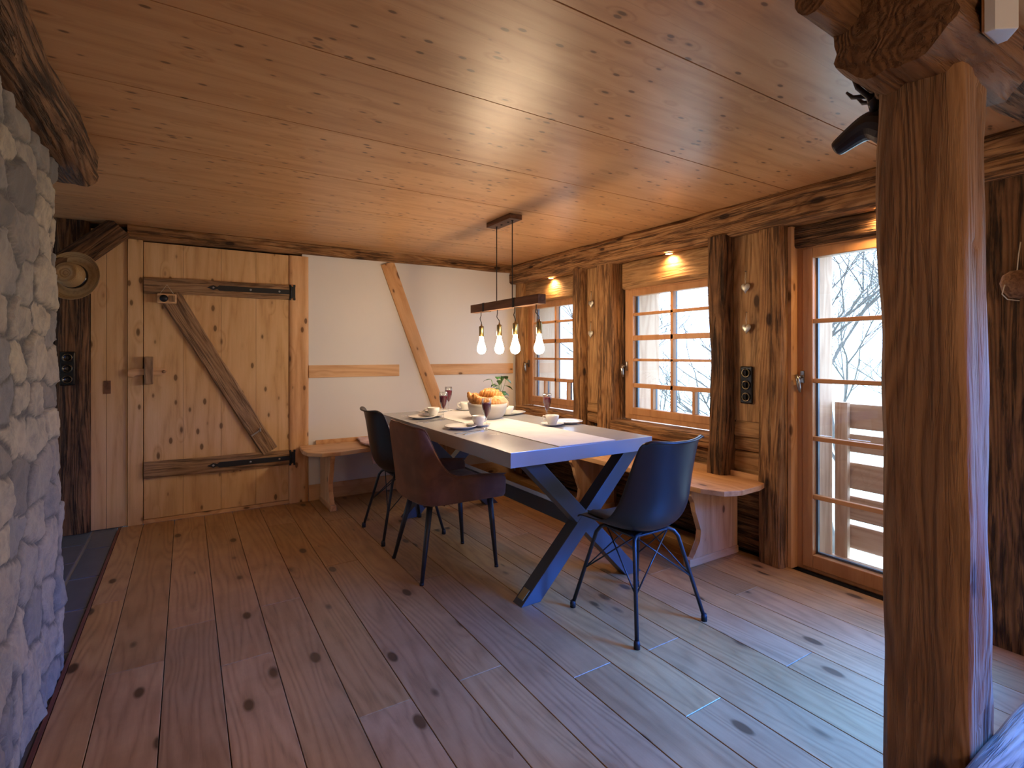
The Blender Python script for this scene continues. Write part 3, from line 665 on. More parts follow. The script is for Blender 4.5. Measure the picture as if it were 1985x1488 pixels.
# ------------------------------------------------------------------ dining table
TX0, TX1, TY0, TY1 = 1.227, 2.127, 1.968, 3.797
e = empty('dining_table', (1.677, 2.88, 0), label='long dining table with glossy grey top and dark metal X legs', cat='table')
def W(mbobj, name, mat, parent):   # mesh in world coordinates under an unrotated empty
    o = mbobj.done(name, mat, parent); o.location = -parent.location; return o
W(MB().box(TX0, TX1, TY0, TY1, .690, .76, .003), 'tabletop', M['table'], e)
def xframe(Yc):
    for (a, b, cut) in (((1.40, Yc, 0), (2.085, Yc, .688), 0), ((2.085, Yc, 0), (1.40, Yc, .688), 1)):
        # slanted member with ends cut flat on the floor and under the top
        d = .075; hx = .056
        x0, x1 = a[0], b[0]
        if cut == 0:
            yo = .0
            W(MB().prism([(x0 - hx, 0), (x0 + hx, 0), (x1 + hx, .688), (x1 - hx, .688)], 'Y', Yc - d / 2, Yc + d / 2, bev=.002), 'leg', M['leg'], e)
        else:
            mid = (x0 + x1) / 2; q = .052
            W(MB().prism([(x0 - hx, 0), (x0 + hx, 0), (x1 + hx, .688), (x1 - hx, .688)], 'Y', Yc - d / 2 + .001, Yc + d / 2 - .001, bev=.002), 'leg', M['leg'], e)
xframe(2.098); xframe(3.66)
W(MB().box(1.715, 1.77, 2.135, 3.625, .30, .385, .002), 'stretcher', M['leg'], e)
for y_ in (2.07, 3.64): W(MB().box(1.36, 2.12, y_, y_ + .05, .682, .69), 'mounting_plate', M['leg'], e)
W(MB().prism([(1.362, .022), (1.402, .062), (1.399, .0655), (1.359, .0255)], 'Y', 2.072, 2.118), 'maker_plate', M['label_plate'], e)

# ------------------------------------------------------------------ chairs
def shell_mesh(name, th=.008):
    """bucket shell, chair faces +Y; rows run from the front lip up to the top rim"""
    prof = [(.225, .420, .200, .010), (.20, .434, .215, .016), (.12, .434, .230, .032), (.0, .420, .236, .052), (-.09, .414, .238, .088), (-.155, .440, .236, .108),
            (-.196, .51, .228, .104), (-.213, .60, .214, .092), (-.226, .69, .202, .078), (-.238, .77, .194, .064), (-.247, .820, .188, .056), (-.256, .841, .183, .052), (-.270, .846, .182, .048), (-.277, .840, .182, .046)]
    P = [Vector((0, y, z)) for y, z, _, _ in prof]; n = 17; vs = []; fs = []
    for i, (y, z, hw, lift) in enumerate(prof):
        t_ = (P[min(i + 1, len(P) - 1)] - P[max(i - 1, 0)]).normalized(); nr = Vector((0, -t_.z, t_.y)) * -1
        if nr.z < 0 and i < 3: nr = -nr
        nr = Vector((0, t_.z, -t_.y))      # points up on the seat, forward on the back
        if i < 4: nr = Vector((0, .0, 1))
        for k in range(n):
            u = -1 + 2 * k / (n - 1)
            l = lift * abs(u) ** 2.4
            edge = 0
            top = 0
            if i >= len(prof) - 5: top = (.016 * abs(u) ** 2.5 - .010 - .6 * max(0, abs(u) - .82) ** 2) * min(1, (i - len(prof) + 6) / 3)
            if i <= 1: edge = -.035 * abs(u) ** 4
            fl = Vector(((0, 0, 1), (0, 0, 1), (0, .05, 1), (0, .22, .97), (0, .48, .87), (0, .78, .62), (0, .95, .3))[i] if i < 7 else (0, 1, 0))
            vs.append(Vector((u * hw, y + edge, z + top)) + fl * l)
    for i in range(len(prof) - 1):
        for k in range(n - 1):
            a = i * n + k; fs.append((a, a + 1, a + n + 1, a + n))
    me = bpy.data.meshes.new(name); me.from_pydata([tuple(v) for v in vs], [], fs)
    for p in me.polygons: p.use_smooth = True
    return me
def make_shell_chair():
    e = empty('shell_chair', (0, 0, 0))
    o = link('seat_shell', shell_mesh('seat_shell'), M['shell'], e)
    so = o.modifiers.new('s', 'SOLIDIFY'); so.thickness = .009; so.offset = 0; sb = o.modifiers.new('b', 'SUBSURF'); sb.levels = 1; sb.render_levels = 2
    # seat pad
    vs = []; fs = []; n = 13
    for j in range(n):
        v = -1 + 2 * j / (n - 1)
        for k in range(n):
            u = -1 + 2 * k / (n - 1); r = max(abs(u), abs(v)); x = .165 * u * (1 - .08 * v * v); y = .14 * v * (1 - .10 * u * u) + .045
            vs.append((x, y, .440 + .024 * (1 - r ** 4) + .026 * abs(u) ** 2.4 - .004 * v))
    for j in range(n - 1):
        for k in range(n - 1): a = j * n + k; fs.append((a, a + 1, a + n + 1, a + n))
    me = bpy.data.meshes.new('seat_pad'); me.from_pydata(vs, [], fs)
    for p in me.polygons: p.use_smooth = True
    pd = link('seat_pad', me, M['pad'], e); s2 = pd.modifiers.new('s', 'SOLIDIFY'); s2.thickness = .018; s2.offset = -1
    feet = [(-.211, .207), (-.211, -.207), (.211, -.207), (.211, .207)]
    tops = [(-.115, .10), (-.115, -.10), (.115, -.10), (.115, .10)]
    for (fx, fy), (tx, ty) in zip(feet, tops):
        l = MB().tube([(tx * .5, ty * .8, .406), (tx * .9, ty * .97, .405), (tx * 1.08, ty * 1.08, .396), (tx * 1.2, ty * 1.22, .372), (fx * .99, fy * .99, .025)], [.008, .008, .009, .009, .009], 10).done('leg', M['black_metal'], e)
        MB().lathe([(0, 0), (.013, 0), (.0135, .02), (.011, .032), (0, .032)], 12).done('rubber_foot', M['cord'], l, (fx, fy, 0))
    st_ = MB()
    for i in range(4):
        fx, fy = feet[i]; tx, ty = tops[i]; k = .52
        lo_ = (tx * 1.2 + (fx - tx * 1.2) * k, ty * 1.22 + (fy - ty * 1.22) * k, .372 - .347 * k)
        for j in (i - 1, i + 1):
            ux, uy = tops[j % 4]
            st_.tube([lo_, (ux * .9, uy * .9, .402)], .0035, 6)
    st_.box(-.12, .12, -.10, .10, .400, .408, .002)
    st_.done('wire_base', M['black_metal'], e)
    return e
def copy_tree(o, parent=None):
    c = o.copy(); C.objects.link(c); c.parent = parent
    for ch in list(o.children): copy_tree(ch, c)
    return c
cA = make_shell_chair(); cA.location = (1.768, 1.730, 0)
tag(cA, 'black shell chair with thin wire legs at the near end of the table', 'chair', 'black shell chairs')
cC = copy_tree(cA); cC.location = (1.253, 3.398, 0); cC.rotation_euler = (0, 0, -PI / 2)
tag(cC, 'black shell chair behind the brown suede chair, nearest the white wall', 'chair', 'black shell chairs')

def make_brown_chair():
    e = empty('upholstered_chair', (1.262, 2.750, 0), -PI / 2, label='brown suede chair with wrap-around back and quilted seat', cat='chair')
    # U-shaped wall: path from front left arm round the back to the front right arm (chair faces +Y)
    path = []
    hw = .252; yb, yf = -.225, .262
    R = .10; ns = 22
    for k in range(ns): path.append((-hw + .008 * (k / ns), yf + (yb + R - yf) * (1 - (1 - k / ns) ** 1.5)))
    for k in range(0, 11):
        th = PI + (PI / 2) * k / 10; path.append((-hw + .008 + R + R * math.cos(th), yb + R + R * math.sin(th)))
    nl = len(path)
    for k in range(1, 10): path.append(((-hw + .008 + R) * (1 - 2 * k / 10), yb - .012 * math.sin(PI * k / 10)))
    path = path + [(-x, y) for x, y in path[:nl]][::-1]
    N = len(path); m = 16
    # height of top rim by position on the path
    def top(i):
        x, y = path[i]
        t_ = min(1, max(0, (y - (yb + .045)) / .20)); f = 1 - (1 - t_) ** 3.2; f = max(f, .04 * min(1, max(0, (y - yb) / .045)) ** 2)   # 0 at the back, 1 on the arms
        arm = .545 - .015 * (y > .1) * (y - .1) / .16
        zt = .815 * (1 - f) + arm * f
        zt += .012 * (1 - abs(x) / hw) * (1 - f)
        return zt
    th = .032; vs = []; fs = []
    cxm = sum(p[0] for p in path) / N
    rows = 2 * m + 2
    for i, (x, y) in enumerate(path):
        a, b = path[max(0, i - 1)], path[min(N - 1, i + 1)]; t_ = Vector((b[0] - a[0], b[1] - a[1], 0)).normalized(); nr = Vector((t_.y, -t_.x, 0))
        if nr.dot(Vector((x, y - .05, 0))) < 0: nr = -nr
        zt = top(i); zb = .405
        for s_ in range(rows):
            if s_ <= m: v = s_ / m; side = 1
            else: v = (rows - 1 - s_) / m; side = -1
            z = zb + (zt - zb) * v
            hgt = max(0, z - .50)
            flare = .16 * hgt ** 1.25 * (.9 if y < .0 else .3)                     # back leans out
            bulge = -.012 * (1 - v) ** 3 if side > 0 else 0
            rr = th / 2 * (math.sqrt(max(0, 1 - max(0, (v - .93) / .07) ** 2)) * .75 + .25)
            p = Vector((x, y, z)) + nr * (side * rr + bulge)
            p.y -= flare * (1 if y < .02 else .2); p.x += math.copysign(flare * .12, x) if abs(x) > .1 else 0
            vs.append(tuple(p))
    for i in range(N - 1):
        for s_ in range(rows):
            a = i * rows + s_; b = i * rows + (s_ + 1) % rows
            fs.append((a, b, b + rows, a + rows))
    fs.append(tuple(range(rows))[::-1]); fs.append(tuple((N - 1) * rows + s_ for s_ in range(rows)))
    me = bpy.data.meshes.new('backrest'); me.from_pydata(vs, [], fs)
    for p in me.polygons: p.use_smooth = True
    o = link('backrest', me, M['suede'], e); sb = o.modifiers.new('b', 'SUBSURF'); sb.levels = 1; sb.render_levels = 1
    # piping on the rim
    pp = [Vector(vs[i * rows + m]) * .5 + Vector(vs[i * rows + m + 1]) * .5 + Vector((0, 0, .001)) for i in range(N)]
    MB().tube(pp, .0035, 6).done('piping', M['suede'], o)
    # quilted seat
    n = 41; vs = []; fs = []
    for j in range(n):
        v = -1 + 2 * j / (n - 1)
        for k in range(n):
            u = -1 + 2 * k / (n - 1); r = max(abs(u), abs(v))
            x = .232 * u; y = .02 + .235 * v - (0 if v > 0 else .0) * u * u
            if v < 0: x *= 1 - .22 * v * v * abs(v)
            q = min(abs(math.sin((x + y) * 62)), abs(math.sin((x - y) * 62)))
            vs.append((x, y, .452 + .022 * (1 - r ** 6) + .0055 * min(1, q * 2.2) + .01 * v))
    for j in range(n - 1):
        for k in range(n - 1): a = j * n + k; fs.append((a, a + 1, a + n + 1, a + n))
    me = bpy.data.meshes.new('seat'); me.from_pydata(vs, [], fs)
    for p in me.polygons: p.use_smooth = True
    s_ = link('seat', me, M['suede_dark'], e); so = s_.modifiers.new('s', 'SOLIDIFY'); so.thickness = .07; so.offset = -1
    for fx, fy, tx, ty in ((-.213, .225, -.195, .19), (.213, .225, .195, .19), (-.213, -.225, -.13, -.14), (.213, -.225, .13, -.14)):
        l = MB().tube([(tx, ty, .415), (tx + (fx - tx) * .5, ty + (fy - ty) * .5, .21), (fx, fy, .0)], [.0175, .0145, .010], 14).done('leg', M['black_metal'], e)
        MB().lathe([(0, 0), (.0115, 0), (.0115, .012), (0, .012)], 12).done('foot_glide', M['cord'], l, (fx, fy, 0))
    return e
make_brown_chair()

# ------------------------------------------------------------------ corner bench
e = empty('corner_bench', (0, 0, 0), label='pale pine corner bench running along the white wall and under the windows', cat='bench')
# right seat (scalloped front, cut corner at its end) as plan polygon
poly = [(2.83, 1.76), (2.83, 4.46), (2.45, 4.46), (2.43, 3.4), (2.45, 2.6), (2.43, 2.2), (2.395, 2.02), (2.40, 1.87), (2.455, 1.76), (2.56, 1.725), (2.74, 1.735)]
MB().prism(poly, 'Z', .432, .462, bev=.005).done('seat', M['pine_y'], e)
poly = [(.775, 4.47), (2.445, 4.47), (2.445, 4.12), (1.6, 4.10), (1.22, 4.09), (1.10, 4.05), (.99, 4.02), (.86, 4.04), (.77, 4.13), (.755, 4.25)]
MB().prism(poly, 'Z', .432, .462, bev=.005).done('seat', M['pine_x'], e)
MB().box(2.832, 2.85, 1.72, 4.46, .425, .492, .004).box(.90, 2.83, 4.471, 4.482, .44, .495, .004).done('back_rail', M['pine_y'], e)
def endboard(axis, at, flip=False):
    # scalloped profile; u = distance from the wall
    pr = [(0, .03), (0, .432), (.42, .432), (.425, .40), (.395, .36), (.385, .30), (.36, .24), (.335, .19), (.345, .13), (.39, .07), (.42, .03)]
    if axis == 'Y': MB().prism([(2.84 - u, z) for u, z in pr], 'Y', at, at + .034, bev=.004).done('end_panel', M['pine'], e)
    else: MB().prism([(4.47 - u * .86, z) for u, z in pr], 'X', at, at + .034, bev=.004).done('end_panel', M['pine'], e)
endboard('Y', 1.945); endboard('Y', 3.02); endboard('X', .935); endboard('X', 2.0)
MB().box(2.395, 2.84, 1.937, 1.985, 0, .045, .006).done('foot_rail', M['pine_x'], e); MB().box(2.395, 2.84, 3.012, 3.06, 0, .045, .006).done('foot_rail', M['pine_x'], e)
MB().box(.928, .976, 4.085, 4.47, 0, .045, .006).done('foot_rail', M['pine_y'], e)
# pink fur throw over the bench
vs = []; fs = []; nu, nv = 70, 46
for i in range(nu + 1):
    u = i / nu; x = 1.25 + .50 * u
    for j in range(nv + 1):
        v = j / nv; s_ = -.05 + .56 * v
        x2 = x + .025 * nz((u, v, 0), (5, 5, 1), 3) - .04 * math.sin(v * 3)
        if s_ < .38: y = 4.455 - s_; z = .468
        else:
            a = s_ - .38; y = 4.075 - .012 - .01 * min(1, a / .03); z = .468 - a
            if a < .02: y = 4.075 - a * .9
        y -= 0; f = .008 * nz((x2, y, z), (45, 45, 45), 1) + .014 * nz((x2, y, z), (13, 13, 13), 2)
        vs.append((x2, y - (f if s_ > .37 else 0) - .006, z + (abs(f) + .006 if s_ < .40 else 0)))
for i in range(nu):
    for j in range(nv): a = i * (nv + 1) + j; fs.append((a, a + 1, a + nv + 2, a + nv + 1))
me = bpy.data.meshes.new('fur_throw'); me.from_pydata(vs, [], fs)
for p in me.polygons: p.use_smooth = True
o = link('fur_throw', me, M['fur']); m_ = o.modifiers.new('s', 'SOLIDIFY'); m_.thickness = .012; m_.offset = 1
tag(o, 'pale pink fluffy throw hanging over the bench by the white wall', 'throw')

# ------------------------------------------------------------------ on the table
TZ = .7602
# runner (thin cloth)
o = MB().box(1.505, 1.865, 1.975, 3.78, TZ, TZ + .003, .001).done('table_runner', M['linen']); tag(o, 'white cloth runner lying down the middle of the grey table', 'table runner')
RZ = TZ + .0032
def plate(r=.10): return MB().lathe([(0, .003), (r * .55, .0), (r * .62, .002), (r * .98, .014), (r, .017), (r * .97, .018), (r * .62, .007), (r * .5, .005), (0, .005)], 40)
def place(me_o, locs, group, cat, labs, name):
    for i, (x, y, z, rz) in enumerate(locs):
        if i == 0: c = me_o
        else: c = copy_tree(me_o)
        c.location = (x, y, z); c.rotation_euler = (0, 0, rz); tag(c, labs[i], cat, group)
p0 = plate(.098).done('plate', M['porcelain'])
place(p0, [(1.388, 2.79, TZ, 0), (1.378, 3.365, TZ, 0), (2.075, 2.635, TZ, 0), (2.055, 3.27, TZ, 0), (1.62, 3.68, TZ, 0)], 'white plates on the table', 'plate',
      ['white plate on the near left table edge in front of the brown chair', 'white plate at the far left table corner beside the grey cup', 'white plate on the window side behind the near right cup', 'white plate beside the plant pot on the window side', 'white plate at the far end of the table beyond the glasses'], 'plate')
def cup():
    e = empty('coffee_cup')
    MB().lathe([(0, .006), (.022, .0), (.026, .001), (.030, .014), (.040, .034), (.0425, .058), (.040, .058), (.037, .034), (.026, .014), (0, .010)], 28).done('cup_body', M['porcelain'], e)
    MB().tube([(.040, 0, .050), (.058, 0, .050), (.064, 0, .036), (.055, 0, .020), (.034, 0, .018)], [.004, .0045, .0045, .0045, .004], 8).done('cup_handle', M['porcelain'], e)
    return e
def saucer(): return MB().lathe([(0, .003), (.035, 0), (.04, .001), (.072, .012), (.074, .014), (.071, .014), (.04, .005), (0, .005)], 36).done('saucer', M['porcelain'])
cups = [(1.515, 2.80, .2), (1.478, 3.40, 2.8), (1.915, 2.585, 2.2), (1.985, 3.22, 2.0), (1.86, 3.66, 3.0)]
where = ['next to the front wine glass', 'on the far left side by the second wine glass', 'on the near right side of the runner', 'behind the bread bowl on the window side', 'at the far end of the table left of the bread bowl']
def zr(x): return RZ if 1.43 < x < 1.94 else TZ
s0 = saucer(); place(s0, [(x, y, zr(x), 0) for x, y, a in cups], 'saucers under the cups', 'saucer', ['white saucer under the cup ' + q for q in where[:4]] + ['white saucer under the far end cup left of the bread bowl'], 'saucer')
c0 = cup(); place(c0, [(x, y, zr(x) + .0055, a) for x, y, a in cups], 'coffee cups on the table', 'cup', ['white coffee cup ' + q for q in where], 'coffee_cup')
def wine_glass():
    e = empty('wine_glass')
    MB().lathe([(0, .002), (.030, 0), (.031, .001), (.008, .006), (.0035, .012), (.003, .055), (.006, .066), (.016, .090), (.025, .120), (.029, .150), (.0275, .185), (.0268, .185), (.0282, .150), (.0242, .120), (.015, .090), (.004, .068), (0, .066)], 28).done('glass_bowl', M['glass'], e)
    MB().lathe([(0, .0685), (.0038, .069), (.0146, .0905), (.0238, .120), (.0275, .150), (.0274, .158), (0, .158)], 24).done('wine', M['wine'], e)
    return e
g0 = wine_glass(); place(g0, [(1.492, 2.66, TZ, 0), (1.488, 3.255, TZ, 0), (2.025, 2.79, TZ, 0), (1.735, 3.70, RZ, 0)], 'glasses of red wine', 'wine glass',
      ['glass of red wine in front of the bread bowl, nearest the camera', 'glass of red wine beside the far left coffee cup', 'glass of red wine on the window side behind the near right cup', 'glass of red wine at the far end of the table near the wall'], 'wine_glass')
def cutlery(kind):
    m = MB()
    if kind == 'table_knife': m.prism([(-.010, -.11), (-.008, 0), (-.006, .02), (-.009, .04), (-.009, .10), (0, .115), (.007, .10), (.007, .02), (.008, 0), (.010, -.11)], 'Z', 0, .003)
    else: m.prism([(-.007, -.10), (-.004, .0), (-.004, .05), (-.012, .065), (-.014, .085), (-.010, .102), (0, .108), (.010, .102), (.014, .085), (.012, .065), (.004, .05), (.004, 0), (.007, -.10)], 'Z', 0, .003)
    return m.done(kind, M['steel'])
for i, (x, y, a, kd, lab) in enumerate([(1.37, 2.635, -1.3, 'table_knife', 'steel knife lying in front of the near left plate'), (1.385, 2.60, -1.15, 'teaspoon', 'steel spoon lying at the table edge before the near left plate'),
        (1.37, 3.21, -1.3, 'table_knife', 'steel knife lying in front of the far left plate'), (1.385, 3.175, -1.15, 'teaspoon', 'steel spoon lying in front of the far left plate')]):
    o = cutlery(kd); o.location = (x, y, TZ); o.rotation_euler = (0, 0, a); tag(o, lab, 'cutlery')
# bread bowl
BX, BY = 1.755, 3.115
o = MB().lathe([(0, 0), (.088, 0), (.10, .006), (.122, .035), (.133, .075), (.138, .105), (.134, .105), (.128, .075), (.116, .038), (.094, .012), (0, .010)], 48).done('bread_bowl', M['ceramic'], None, (BX, BY, RZ)); tag(o, 'large grey-white round bowl filled with bread in the table centre', 'bowl')
def roll(rx, ry, rz_, lab, mat, loc, rot, bump_=.006, name='bread_roll'):
    bm = bmesh.new(); bmesh.ops.create_icosphere(bm, subdivisions=4, radius=1)
    for v in bm.verts:
        d = 1 + bump_ / rx * (nz(v.co, (3, 3, 3), 4) + .6 * nz(v.co, (8, 8, 8), 6)); groove = math.exp(-(v.co.y / .13) ** 2) * max(0, v.co.z) * .10
        v.co = Vector((v.co.x * rx * d, v.co.y * ry * d, v.co.z * rz_ * (d - groove)))
        if v.co.z < -rz_ * .6: v.co.z = -rz_ * .6
    me = bpy.data.meshes.new(name); bm.to_mesh(me); bm.free()
    for p in me.polygons: p.use_smooth = True
    o = link(name, me, mat); o.location = loc; o.rotation_euler = rot; tag(o, lab, 'bread', 'bread in the bowl'); return o
def croissant(loc, rot, lab, sc=1.):
    n = 61; vs = []; m = 14; fs = []
    for i in range(n):
        t_ = i / (n - 1); a = (t_ - .5) * 2.7; r = .055 * sc
        c = Vector((r * math.sin(a) * 1.25, r * (1 - math.cos(a)), 0)); tan = Vector((math.cos(a) * 1.25, math.sin(a), 0)).normalized(); nn = Vector((-tan.y, tan.x, 0))
        rad = (.007 + .024 * math.sin(PI * t_) ** .8) * sc
        seg = (abs(t_ - .5) * 2) * 4.5; rad *= 1.10 - .20 * (seg % 1)
        for k in range(m): th = 2 * PI * k / m; vs.append(tuple(c + nn * math.cos(th) * rad + Vector((0, 0, math.sin(th) * rad))))
    for i in range(n - 1):
        for k in range(m): a = i * m + k; b = i * m + (k + 1) % m; fs.append((a, b, b + m, a + m))
    fs.append(tuple(range(m))[::-1]); fs.append(tuple((n - 1) * m + k for k in range(m)))
    me = bpy.data.meshes.new('croissant'); me.from_pydata(vs, [], fs)
    for p in me.polygons: p.use_smooth = True
    o = link('croissant', me, M['crust']); o.location = loc; o.rotation_euler = rot; tag(o, lab, 'croissant', 'bread in the bowl')
bz = RZ
croissant((BX - .085, BY + .03, bz + .125), (1.2, .3, .5), 'upright croissant at the left rim of the bread bowl')
croissant((BX - .055, BY - .035, bz + .118), (1.35, .2, -.3), 'croissant leaning in the bowl front behind the wine glass')
roll(.055, .040, .036, 'round brown roll at the left back of the bread bowl', M['crust'], (BX - .055, BY + .075, bz + .135), (.3, .2, .4))
roll(.062, .045, .042, 'floury pale roll at the right rim of the bread bowl', M['roll'], (BX + .075, BY - .045, bz + .112), (.2, .5, -.5))
roll(.060, .044, .036, 'brown roll lying low in the middle front of the bowl', M['crust'], (BX - .005, BY - .075, bz + .105), (.2, -.1, -.5))
roll(.060, .05, .04, 'brown roll at the back of the bread bowl', M['crust'], (BX + .02, BY + .085, bz + .11), (.1, .1, 1.))
# braided bun
m = MB()
for s_ in range(3):
    pts = []; rs = []
    for i in range(50):
        t_ = i / 49; th = t_ * 2 * PI * 1.15 + s_ * 2.09
        pts.append((.085 * (t_ - .5) * 2, .028 * math.cos(th * 2) * (1 - (2 * t_ - 1) ** 4 * .6), .016 * math.sin(th * 4) + .01 - .035 * (2 * t_ - 1) ** 2)); rs.append(.021 * (1 - .5 * (2 * t_ - 1) ** 4))
    m.tube(pts, rs, 10)
o = m.done('braided_bun', M['crust'], None, (BX + .045, BY + .01, bz + .155)); o.rotation_euler = (.2, .25, -.6); tag(o, 'shiny braided bun on top of the bread pile', 'bread', 'bread in the bowl')
# plant
e = empty('potted_plant', (2.075, 3.50, TZ), label='small green leafy plant in a white pot at the far table edge', cat='plant')
MB().lathe([(0, 0), (.034, 0), (.036, .004), (.042, .06), (.0405, .062), (.036, .052), (0, .050)], 28).done('pot', M['porcelain'], e)
sm = MB(); lf = MB(); random.seed(11)
for i in range(26):
    a = i * 2.4 + random.uniform(-.3, .3); zt_ = random.uniform(.05, .22); rr = random.uniform(.015, .05) + (.03 if zt_ > .16 else 0)
    tip = Vector((math.cos(a) * rr, math.sin(a) * rr, .05 + zt_)); sm.tube([(math.cos(a) * .006, math.sin(a) * .006, .05), tuple(tip * .5 + Vector((0, 0, .03))), tuple(tip)], .0016, 5)
    L = random.uniform(.045, .085) * (1.25 if i < 4 else .8); d = Vector((math.cos(a), math.sin(a), random.uniform(-.5, .25))).normalized(); sd = d.cross(Vector((0, 0, 1))).normalized(); up = sd.cross(d)
    ring = []
    for q, wv_ in ((0, .0), (.15, .30), (.4, .42), (.7, .28), (1, 0)):
        c = tip + d * L * q - Vector((0, 0, .35 * L * q * q))
        ring.append((lf.bm.verts.new(c + sd * L * wv_ * .9 + up * .12 * L * wv_), lf.bm.verts.new(c), lf.bm.verts.new(c - sd * L * wv_ * .9 + up * .12 * L * wv_)) if wv_ else (lf.bm.verts.new(c),) * 3)
    for A, B in zip(ring, ring[1:]):
        for k in (0, 1):
            q = []
            for v in (A[k], A[k + 1], B[k + 1], B[k]):
                if v not in q: q.append(v)
            if len(q) > 2:
                try: f = lf.bm.faces.new(q); f.smooth = True
                except ValueError: pass
sm.done('stems', M['stem'], e)
bmesh.ops.recalc_face_normals
me = bpy.data.meshes.new('leaves'); lf.bm.to_mesh(me); lf.bm.free(); o = link('leaves', me, M['leaf'], e); so = o.modifiers.new('s', 'SOLIDIFY'); so.thickness = .001

# ------------------------------------------------------------------ pendant lamp
PX = 1.787
e = empty('pendant_lamp', (PX, 2.92, 1.5), label='wooden bar pendant lamp with four bare glowing bulbs above the table', cat='lamp')
W(MB().box(PX - .046, PX + .046, 2.80, 3.105, 2.068, 2.0995, .002), 'canopy', M['walnut'], e)
b = W(MB().box(PX - .028, PX + .028, 2.515, 3.375, 1.502, 1.56, .002), 'wood_bar', M['walnut'], e)
for y in (3.185, 2.79): W(MB().box(PX - .0295, PX + .0295, y - .012, y + .012, 1.5005, 1.5615), 'metal_strap', M['iron'], e)
for y in (3.045, 2.845):
    W(MB().tube([(PX, y, 2.07), (PX, y, 1.56)], .0032, 8), 'cord', M['cord'], e)
for y in (3.045, 2.845, 2.98, 2.895): W(MB().lathe([(0, 2.063), (.008, 2.065), (.008, 2.07), (0, 2.07)], 12, (PX, y, 0)), 'cord_grip', M['iron'], e)
for y, dx, dz in ((3.265, .0, 0), (3.035, .012, 0), (2.815, .0, 0), (2.575, .018, -.002)):
    zc = 1.405 + dz
    W(MB().tube([(PX, y, 1.502), (PX, y, 1.478), (PX - .006 + dx * .3, y + .004, 1.455), (PX + dx, y - .004, 1.43), (PX + dx, y - .006, zc)], .003, 8), 'bulb_cord', M['cord'], e)
    so_ = W(MB().lathe([(0, zc + .012), (.005, zc + .012), (.006, zc), (.0165, zc - .004), (.0175, zc - .012), (.0175, zc - .078), (0, zc - .078)], 20, (PX + dx, y - .006, 0)), 'bulb_socket', M['brass'], e)
    bz_ = zc - .078
    bb = MB().lathe([(.0125, 0), (.013, -.012), (.0175, -.035), (.026, -.062), (.031, -.084), (.0295, -.102), (.021, -.116), (.009, -.122), (0, -.123)], 24, (PX + dx, y - .006, bz_))
    W(bb, 'bulb', M['bulb'], e)

# ------------------------------------------------------------------ small wall things
# hearts
def heart():
    e = empty('metal_heart')
    vs = []; fs = []; n = 40; rings = [(0., .0105), (.45, .0098), (.75, .0070), (.93, .0035), (1., 0)]
    me_v = []
    for side in (1, -1):
        for s_, t_ in rings[:-1] if side < 0 else rings:
            for k in range(n):
                a = 2 * PI * k / n; hx = 16 * math.sin(a) ** 3 / 16.; hz = (13 * math.cos(a) - 5 * math.cos(2 * a) - 2 * math.cos(3 * a) - math.cos(4 * a)) / 16.
                me_v.append((-t_ * side, hx * .030 * s_ * 1.0, hz * .034 * s_))
    R1 = len(rings)
    for i in range(R1 - 1):
        for k in range(n): fs.append((i * n + k, i * n + (k + 1) % n, (i + 1) * n + (k + 1) % n, (i + 1) * n + k))
    o2 = R1 * n
    for i in range(R1 - 1):
        nxt = (o2 + (i + 1) * n) if i < R1 - 2 else (R1 - 1) * n
        for k in range(n): fs.append((o2 + i * n + k, nxt + k, nxt + (k + 1) % n, o2 + i * n + (k + 1) % n))
    me = bpy.data.meshes.new('heart_body'); me.from_pydata(me_v, [], fs)
    bm = bmesh.new(); bm.from_mesh(me); bmesh.ops.remove_doubles(bm, verts=bm.verts, dist=.0003); bmesh.ops.recalc_face_normals(bm, faces=bm.faces); bm.to_mesh(me); bm.free()
    for p in me.polygons: p.use_smooth = True
    link('heart_body', me, M['silver'], e)
    MB().tube([(-.002, 0, .022), (-.001, .004, .05), (.004, .0, .098), (-.001, -.004, .05), (-.002, 0, .022)], .0012, 5).done('hanging_loop', M['string'], e)
    MB().tube([(-.006, 0, .098), (.012, 0, .098)], .002, 6).done('nail', M['iron'], e)
    return e
h0 = heart(); place(h0, [(2.836, 1.890, 1.600, 0), (2.836, 1.884, 1.356, 0), (2.836, 3.290, 1.620, 0), (2.836, 3.296, 1.372, 0)], 'metal hearts on the window wall', 'heart ornament',
      ['upper silver metal heart hanging above the black socket strip', 'lower silver metal heart hanging above the black socket strip', 'upper silver metal heart between the two windows', 'lower silver metal heart between the two windows'], 'metal_heart')
# socket strip
def socket_strip(lab, loc, rz):
    e = empty('socket_strip', loc, rz, label=lab, cat='socket')
    MB().box(-.012, .0, -.040, .040, -.112, .112, .008).done('cover_plate', M['black_socket'], e)
    for z in (.072, 0, -.072):
        r = MB().lathe([(.029, 0), (.029, .005), (.024, .006), (.022, .001), (0, .001)], 24).done('socket_ring', M['black_socket'], e, (-.012, 0, z)); r.rotation_euler = (0, -PI / 2, 0)
        q = MB().lathe([(.0245, .0055), (.0235, .0072), (.0222, .0055)], 24).done('brass_rim', M['brass'], r)
        MB().box(-.012, .012, -.004, .004, .002, .010, .002).done('toggle', M['black_socket'], r)
    return e
socket_strip('black three-gang socket strip on the plank panel below the hearts', (2.852, 1.889, 1.018), 0)
socket_strip('black socket strip on the dark corner post behind the stone wall', (-.665, 4.468, 1.108), PI / 2)
